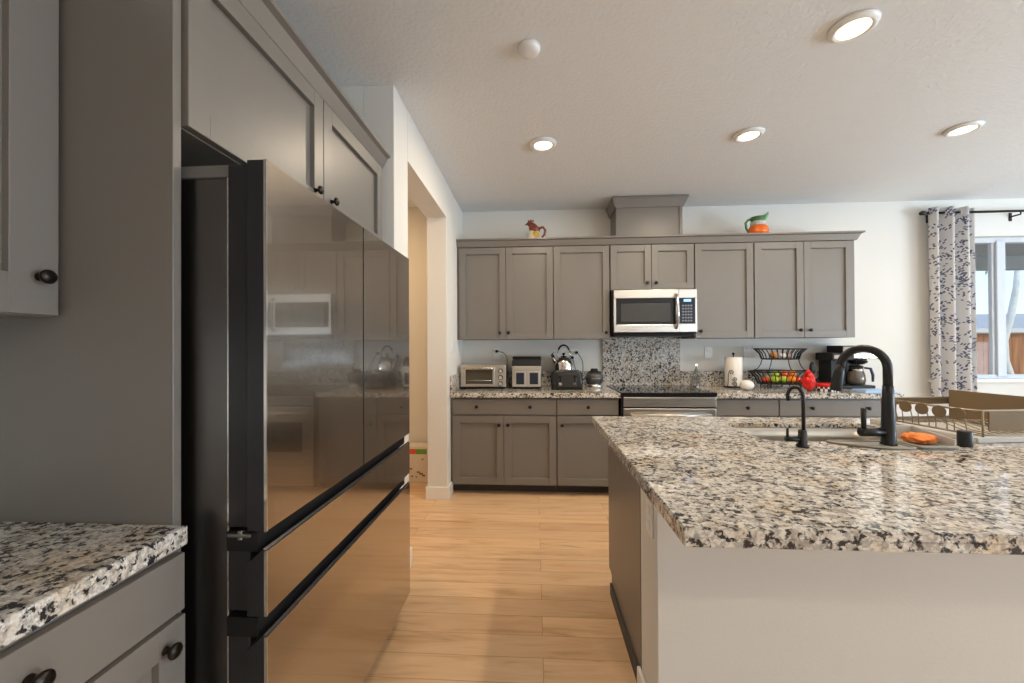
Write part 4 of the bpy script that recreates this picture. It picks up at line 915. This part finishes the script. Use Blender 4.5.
obj('neck', MB().lathe([(.062, ZC + .133), (.058, ZC + .15), (.066, ZC + .175), (.058, ZC + .175), (.05, ZC + .15), (0, ZC + .14)], (PX, PY, 0), 26), GRG, ro)
obj('spout', MB().tube([(PX + .03, PY, ZC + .15), (PX + .06, PY, ZC + .175), (PX + .085, PY, ZC + .205), (PX + .092, PY, ZC + .225)], [.034, .026, .014, .004], 14), mat('light_green_glaze', (.20, .42, .24), .3, var=.25), ro)
obj('handle', MB().tube([(PX - .045, PY, ZC + .155), (PX - .085, PY, ZC + .155), (PX - .112, PY, ZC + .125), (PX - .105, PY, ZC + .075), (PX - .08, PY, ZC + .03)], [.011, .012, .011, .010, .008], 12), GRG, ro)

# ------------------------------------------------------------------ island things
ZI = CT1 + .0005
# filtered water tap
FXs, FYs = 1.034, 1.60
ro = thing('water_tap', 'small black gooseneck water tap at the left front of the sink', 'faucet', (FXs, FYs, ZI))
obj('base', MB().lathe([(0, ZI), (.022, ZI), (.022, ZI + .008), (.0155, ZI + .012), (.0145, ZI + .062), (.012, ZI + .066), (0, ZI + .066)], (FXs, FYs, 0), 24), BLACKM, ro)
pts = [(FXs + .004, FYs, ZI + .06), (FXs + .004, FYs, ZI + .19)]
dv = Vector((-.70, .71, 0)) * .032
for i in range(1, 13):
    a = PI * i / 12 * .95; o_ = dv * (1 - math.cos(a)) * .8; pts.append((FXs + .004 + o_.x, FYs + o_.y, ZI + .19 + .04 * math.sin(a)))
lp = pts[-1]; pts.append((lp[0], lp[1], lp[2] - .022))
obj('spout', MB().tube(pts, [.0068] * (len(pts) - 1) + [.0075], 12), BLACKM, ro)
obj('handle', MB().tube([(FXs - .015, FYs, ZI + .030), (FXs - .062, FYs, ZI + .030)], .0105, 12).tube([(FXs - .056, FYs, ZI + .032), (FXs - .056, FYs, ZI + .072)], .005, 8), BLACKM, ro)
# main faucet
FX_, FY_ = 1.380, 1.635
ro = thing('kitchen_faucet', 'tall black pull-down gooseneck faucet standing at the front of the sink', 'faucet', (FX_, FY_, ZI))
obj('base', MB().lathe([(0, ZI + .0045), (.026, ZI + .0045), (.027, ZI + .008), (.0235, ZI + .012), (.0232, ZI + .06), (.021, ZI + .12), (.0182, ZI + .20), (.0165, ZI + .235)], (FX_, FY_, 0), 28), BLACKM, ro)
dv = Vector((-.100, .105, 0)); pts = [(FX_, FY_, ZI + .22), (FX_, FY_, ZI + .30)]; R_ = .080
for i in range(1, 19):
    a = PI * i / 18; o_ = dv * (1 - math.cos(a)) / 2; pts.append((FX_ + o_.x, FY_ + o_.y, ZI + .30 + R_ * math.sin(a)))
obj('gooseneck', MB().tube(pts, .0155, 18), BLACKM, ro)
e = Vector(pts[-1]); 
obj('spray_head', MB().tube([e + Vector((0, 0, .012)), e + Vector((-.004, .003, -.02)), e + Vector((-.012, .008, -.085)), e + Vector((-.014, .009, -.098))], [.0157, .018, .0215, .0195], 18), BLACKM, ro)
obj('handle', MB().tube([(FX_ - .02, FY_, ZI + .052), (FX_ - .105, FY_, ZI + .052)], [.0175, .0165], 16).tube([(FX_ - .092, FY_, ZI + .06), (FX_ - .092, FY_, ZI + .145)], [.0085, .0095], 10), BLACKM, ro)
# splash mat around the faucet
def lipped(name, poly, h, lip, m, label, cat):
    ro = thing(name, label, cat, (sum(p[0] for p in poly) / len(poly), sum(p[1] for p in poly) / len(poly), ZI))
    obj('mat', MB().prism(poly, h, T=Matrix.Translation((0, 0, ZI))), m, ro)
    obj('rim', MB().tube([(x, y, ZI + h + lip * .3) for x, y in poly], lip, 8, True), m, ro); return ro
poly = [(1.175, 1.672), (1.20, 1.64), (1.25, 1.605), (1.30, 1.580), (1.335, 1.568), (1.418, 1.568), (1.425, 1.575), (1.425, 1.675), (1.415, 1.682), (1.19, 1.682)]
lipped('splash_mat', poly, .004, .0045, GREYPL, 'grey silicone splash mat around the tall faucet base', 'mat')
ro = thing('soap_tray', 'shallow grey tray with raised sides holding orange scrub cloth, right of the faucet', 'tray', (1.53, 1.66, ZI))
TX0, TX1, TY0, TY1 = 1.435, 1.575, 1.57, 1.76
obj('tray', MB().prism(rrect(TX0, TX1, TY0, TY1, .02, 5), .006, T=Matrix.Translation((0, 0, ZI))), GREYPL, ro)
obj('rim', MB().tube([(x, y, ZI + .010) for x, y in rrect(TX0, TX1, TY0, TY1, .02, 5)], .006, 8, True), GREYPL, ro)
obj('side_wall', MB().prism([(0, 0), (.17, 0), (.17, .05), (0, .03)], .004, T=Matrix(((0, 0, 1, TX1 - .006), (1, 0, 0, TY0 + .01), (0, 1, 0, ZI + .006), (0, 0, 0, 1)))).prism([(0, 0), (.124, 0), (.124, .05), (0, .05)], .004, T=Matrix(((1, 0, 0, TX0 + .008), (0, 0, 1, TY1 - .012), (0, 1, 0, ZI + .006), (0, 0, 0, 1)))), PALEPL, ro)
b = MB(); bb = bmesh.new(); bmesh.ops.create_icosphere(bb, subdivisions=4, radius=1)
for v in bb.verts:
    p = v.co; k = 1 + .16 * math.sin(9 * p.x + 4 * p.y) * math.cos(8 * p.z + 6 * p.x) + .08 * math.sin(21 * p.x + 17 * p.y)
    v.co = Vector((1.505 + p.x * .052 * k, 1.650 + p.y * .045 * k, ZI + .026 + p.z * .019 * k))
b._add(bb, None, True)
for v in b.bm.verts: v.co.z = max(v.co.z, ZI + .0065)
single('orange_cloth', b, mat('orange_knit', (.80, .24, .06), .9, var=.25, vscale=60, bump=.8, bscale=260), 'crumpled orange scrub cloth lying in the grey tray', 'cloth')
single('black_air_gap', MB().lathe([(0, ZI), (.021, ZI), (.022, ZI + .004), (.022, ZI + .056), (.020, ZI + .060), (0, ZI + .060)], (1.658, 1.632, 0), 28), BLACKM, 'short black cylindrical air gap cap on the island between tray and dish rack', 'air gap')
# dish rack
RA = math.radians(7)
TR = Matrix.Translation((1.775, 1.705, 0)) @ Matrix.Rotation(RA, 4, 'Z')     # u right, v away
def rp_(u, v, z): return TR @ Vector((u, v, z))
ro = thing('dish_rack', 'bronze wire dish rack with disc-shaped cup holders on a grey drip tray', 'dish rack', (1.775, 1.705, ZI))
RW, RDp = .60, .42
tray = obj('drip_tray', MB().box(-.02, RW + .01, -.015, RDp, ZI + .004, ZI + .012, .002, T=TR).box(-.02, RW + .01, -.022, -.012, ZI, ZI + .022, .003, T=TR).box(-.026, -.016, -.015, RDp, ZI, ZI + .022, .003, T=TR).box(-.02, RW + .01, RDp - .006, RDp + .004, ZI, ZI + .022, .003, T=TR).box(RW + .006, RW + .016, -.015, RDp, ZI, ZI + .022, .003, T=TR), PALEPL, ro, 'pale grey drip tray')
WIRE = mat('bronze_wire', (.30, .24, .17), .35, .6)
zt_ = ZI + .125
rail = [rp_(u, v, zt_) for u, v in rrect(0, RW, 0, RDp - .02, .04, 5)]
obj('top_rail', MB().tube(rail, .0045, 8, True), WIRE, ro)
rail2 = [rp_(u, v, ZI + .028) for u, v in rrect(0, RW, 0, RDp - .02, .04, 5)]
obj('bottom_rail', MB().tube(rail2, .004, 8, True), WIRE, ro)
for (u, v) in ((.03, 0), (RW - .03, 0), (.03, RDp - .02), (RW - .03, RDp - .02)):
    obj('corner_leg', MB().tube([rp_(u, v, zt_), rp_(u, v, ZI + .014)], .004, 8), WIRE, ro)
for k in range(14):
    u = .05 + k * .038
    obj('plate_wire', MB().tube([rp_(u, .0, ZI + .028), rp_(u, .08, ZI + .03), rp_(u, .17, ZI + .055), rp_(u, .26, ZI + .03), rp_(u, RDp - .02, ZI + .028)], .0025, 6), WIRE, ro)
for k in range(5):
    v = .052 + k * .069; A = TR @ Matrix.Translation((-.012, v, ZI + .105)) @ Matrix.Rotation(math.radians(4), 4, 'Z')
    d = obj('cup_holder', MB().cyl((-.002, 0, 0), .0255, .004, 'X', 28, T=A), RACKM, ro)
    for w_ in (-1, 1): obj('holder_wire', MB().tube([A @ Vector((0.004, w_ * .018, -.012)), A @ Vector((.012, w_ * .020, -.055)), A @ Vector((.012, w_ * .020, -.077))], .0022, 6), WIRE, d)
obj('front_panel', MB().box(.045, RW - .02, -.010, -.005, ZI + .045, ZI + .122, .001, T=TR), RACKM, ro)
obj('back_panel', MB().box(.02, RW, RDp - .020, RDp - .014, ZI + .092, ZI + .127, .001, T=TR), RACKM, ro)
cz = ZI + .018
obj('cutlery_box', MB().box(.372, .377, .05, RDp - .03, cz, ZI + .165, T=TR).box(.377, RW - .01, RDp - .034, RDp - .029, cz, ZI + .13, T=TR).box(.377, RW - .01, .05, .055, cz, ZI + .11, T=TR).box(.377, RW - .01, .055, RDp - .034, cz, cz + .004, T=TR), RACKM, ro)
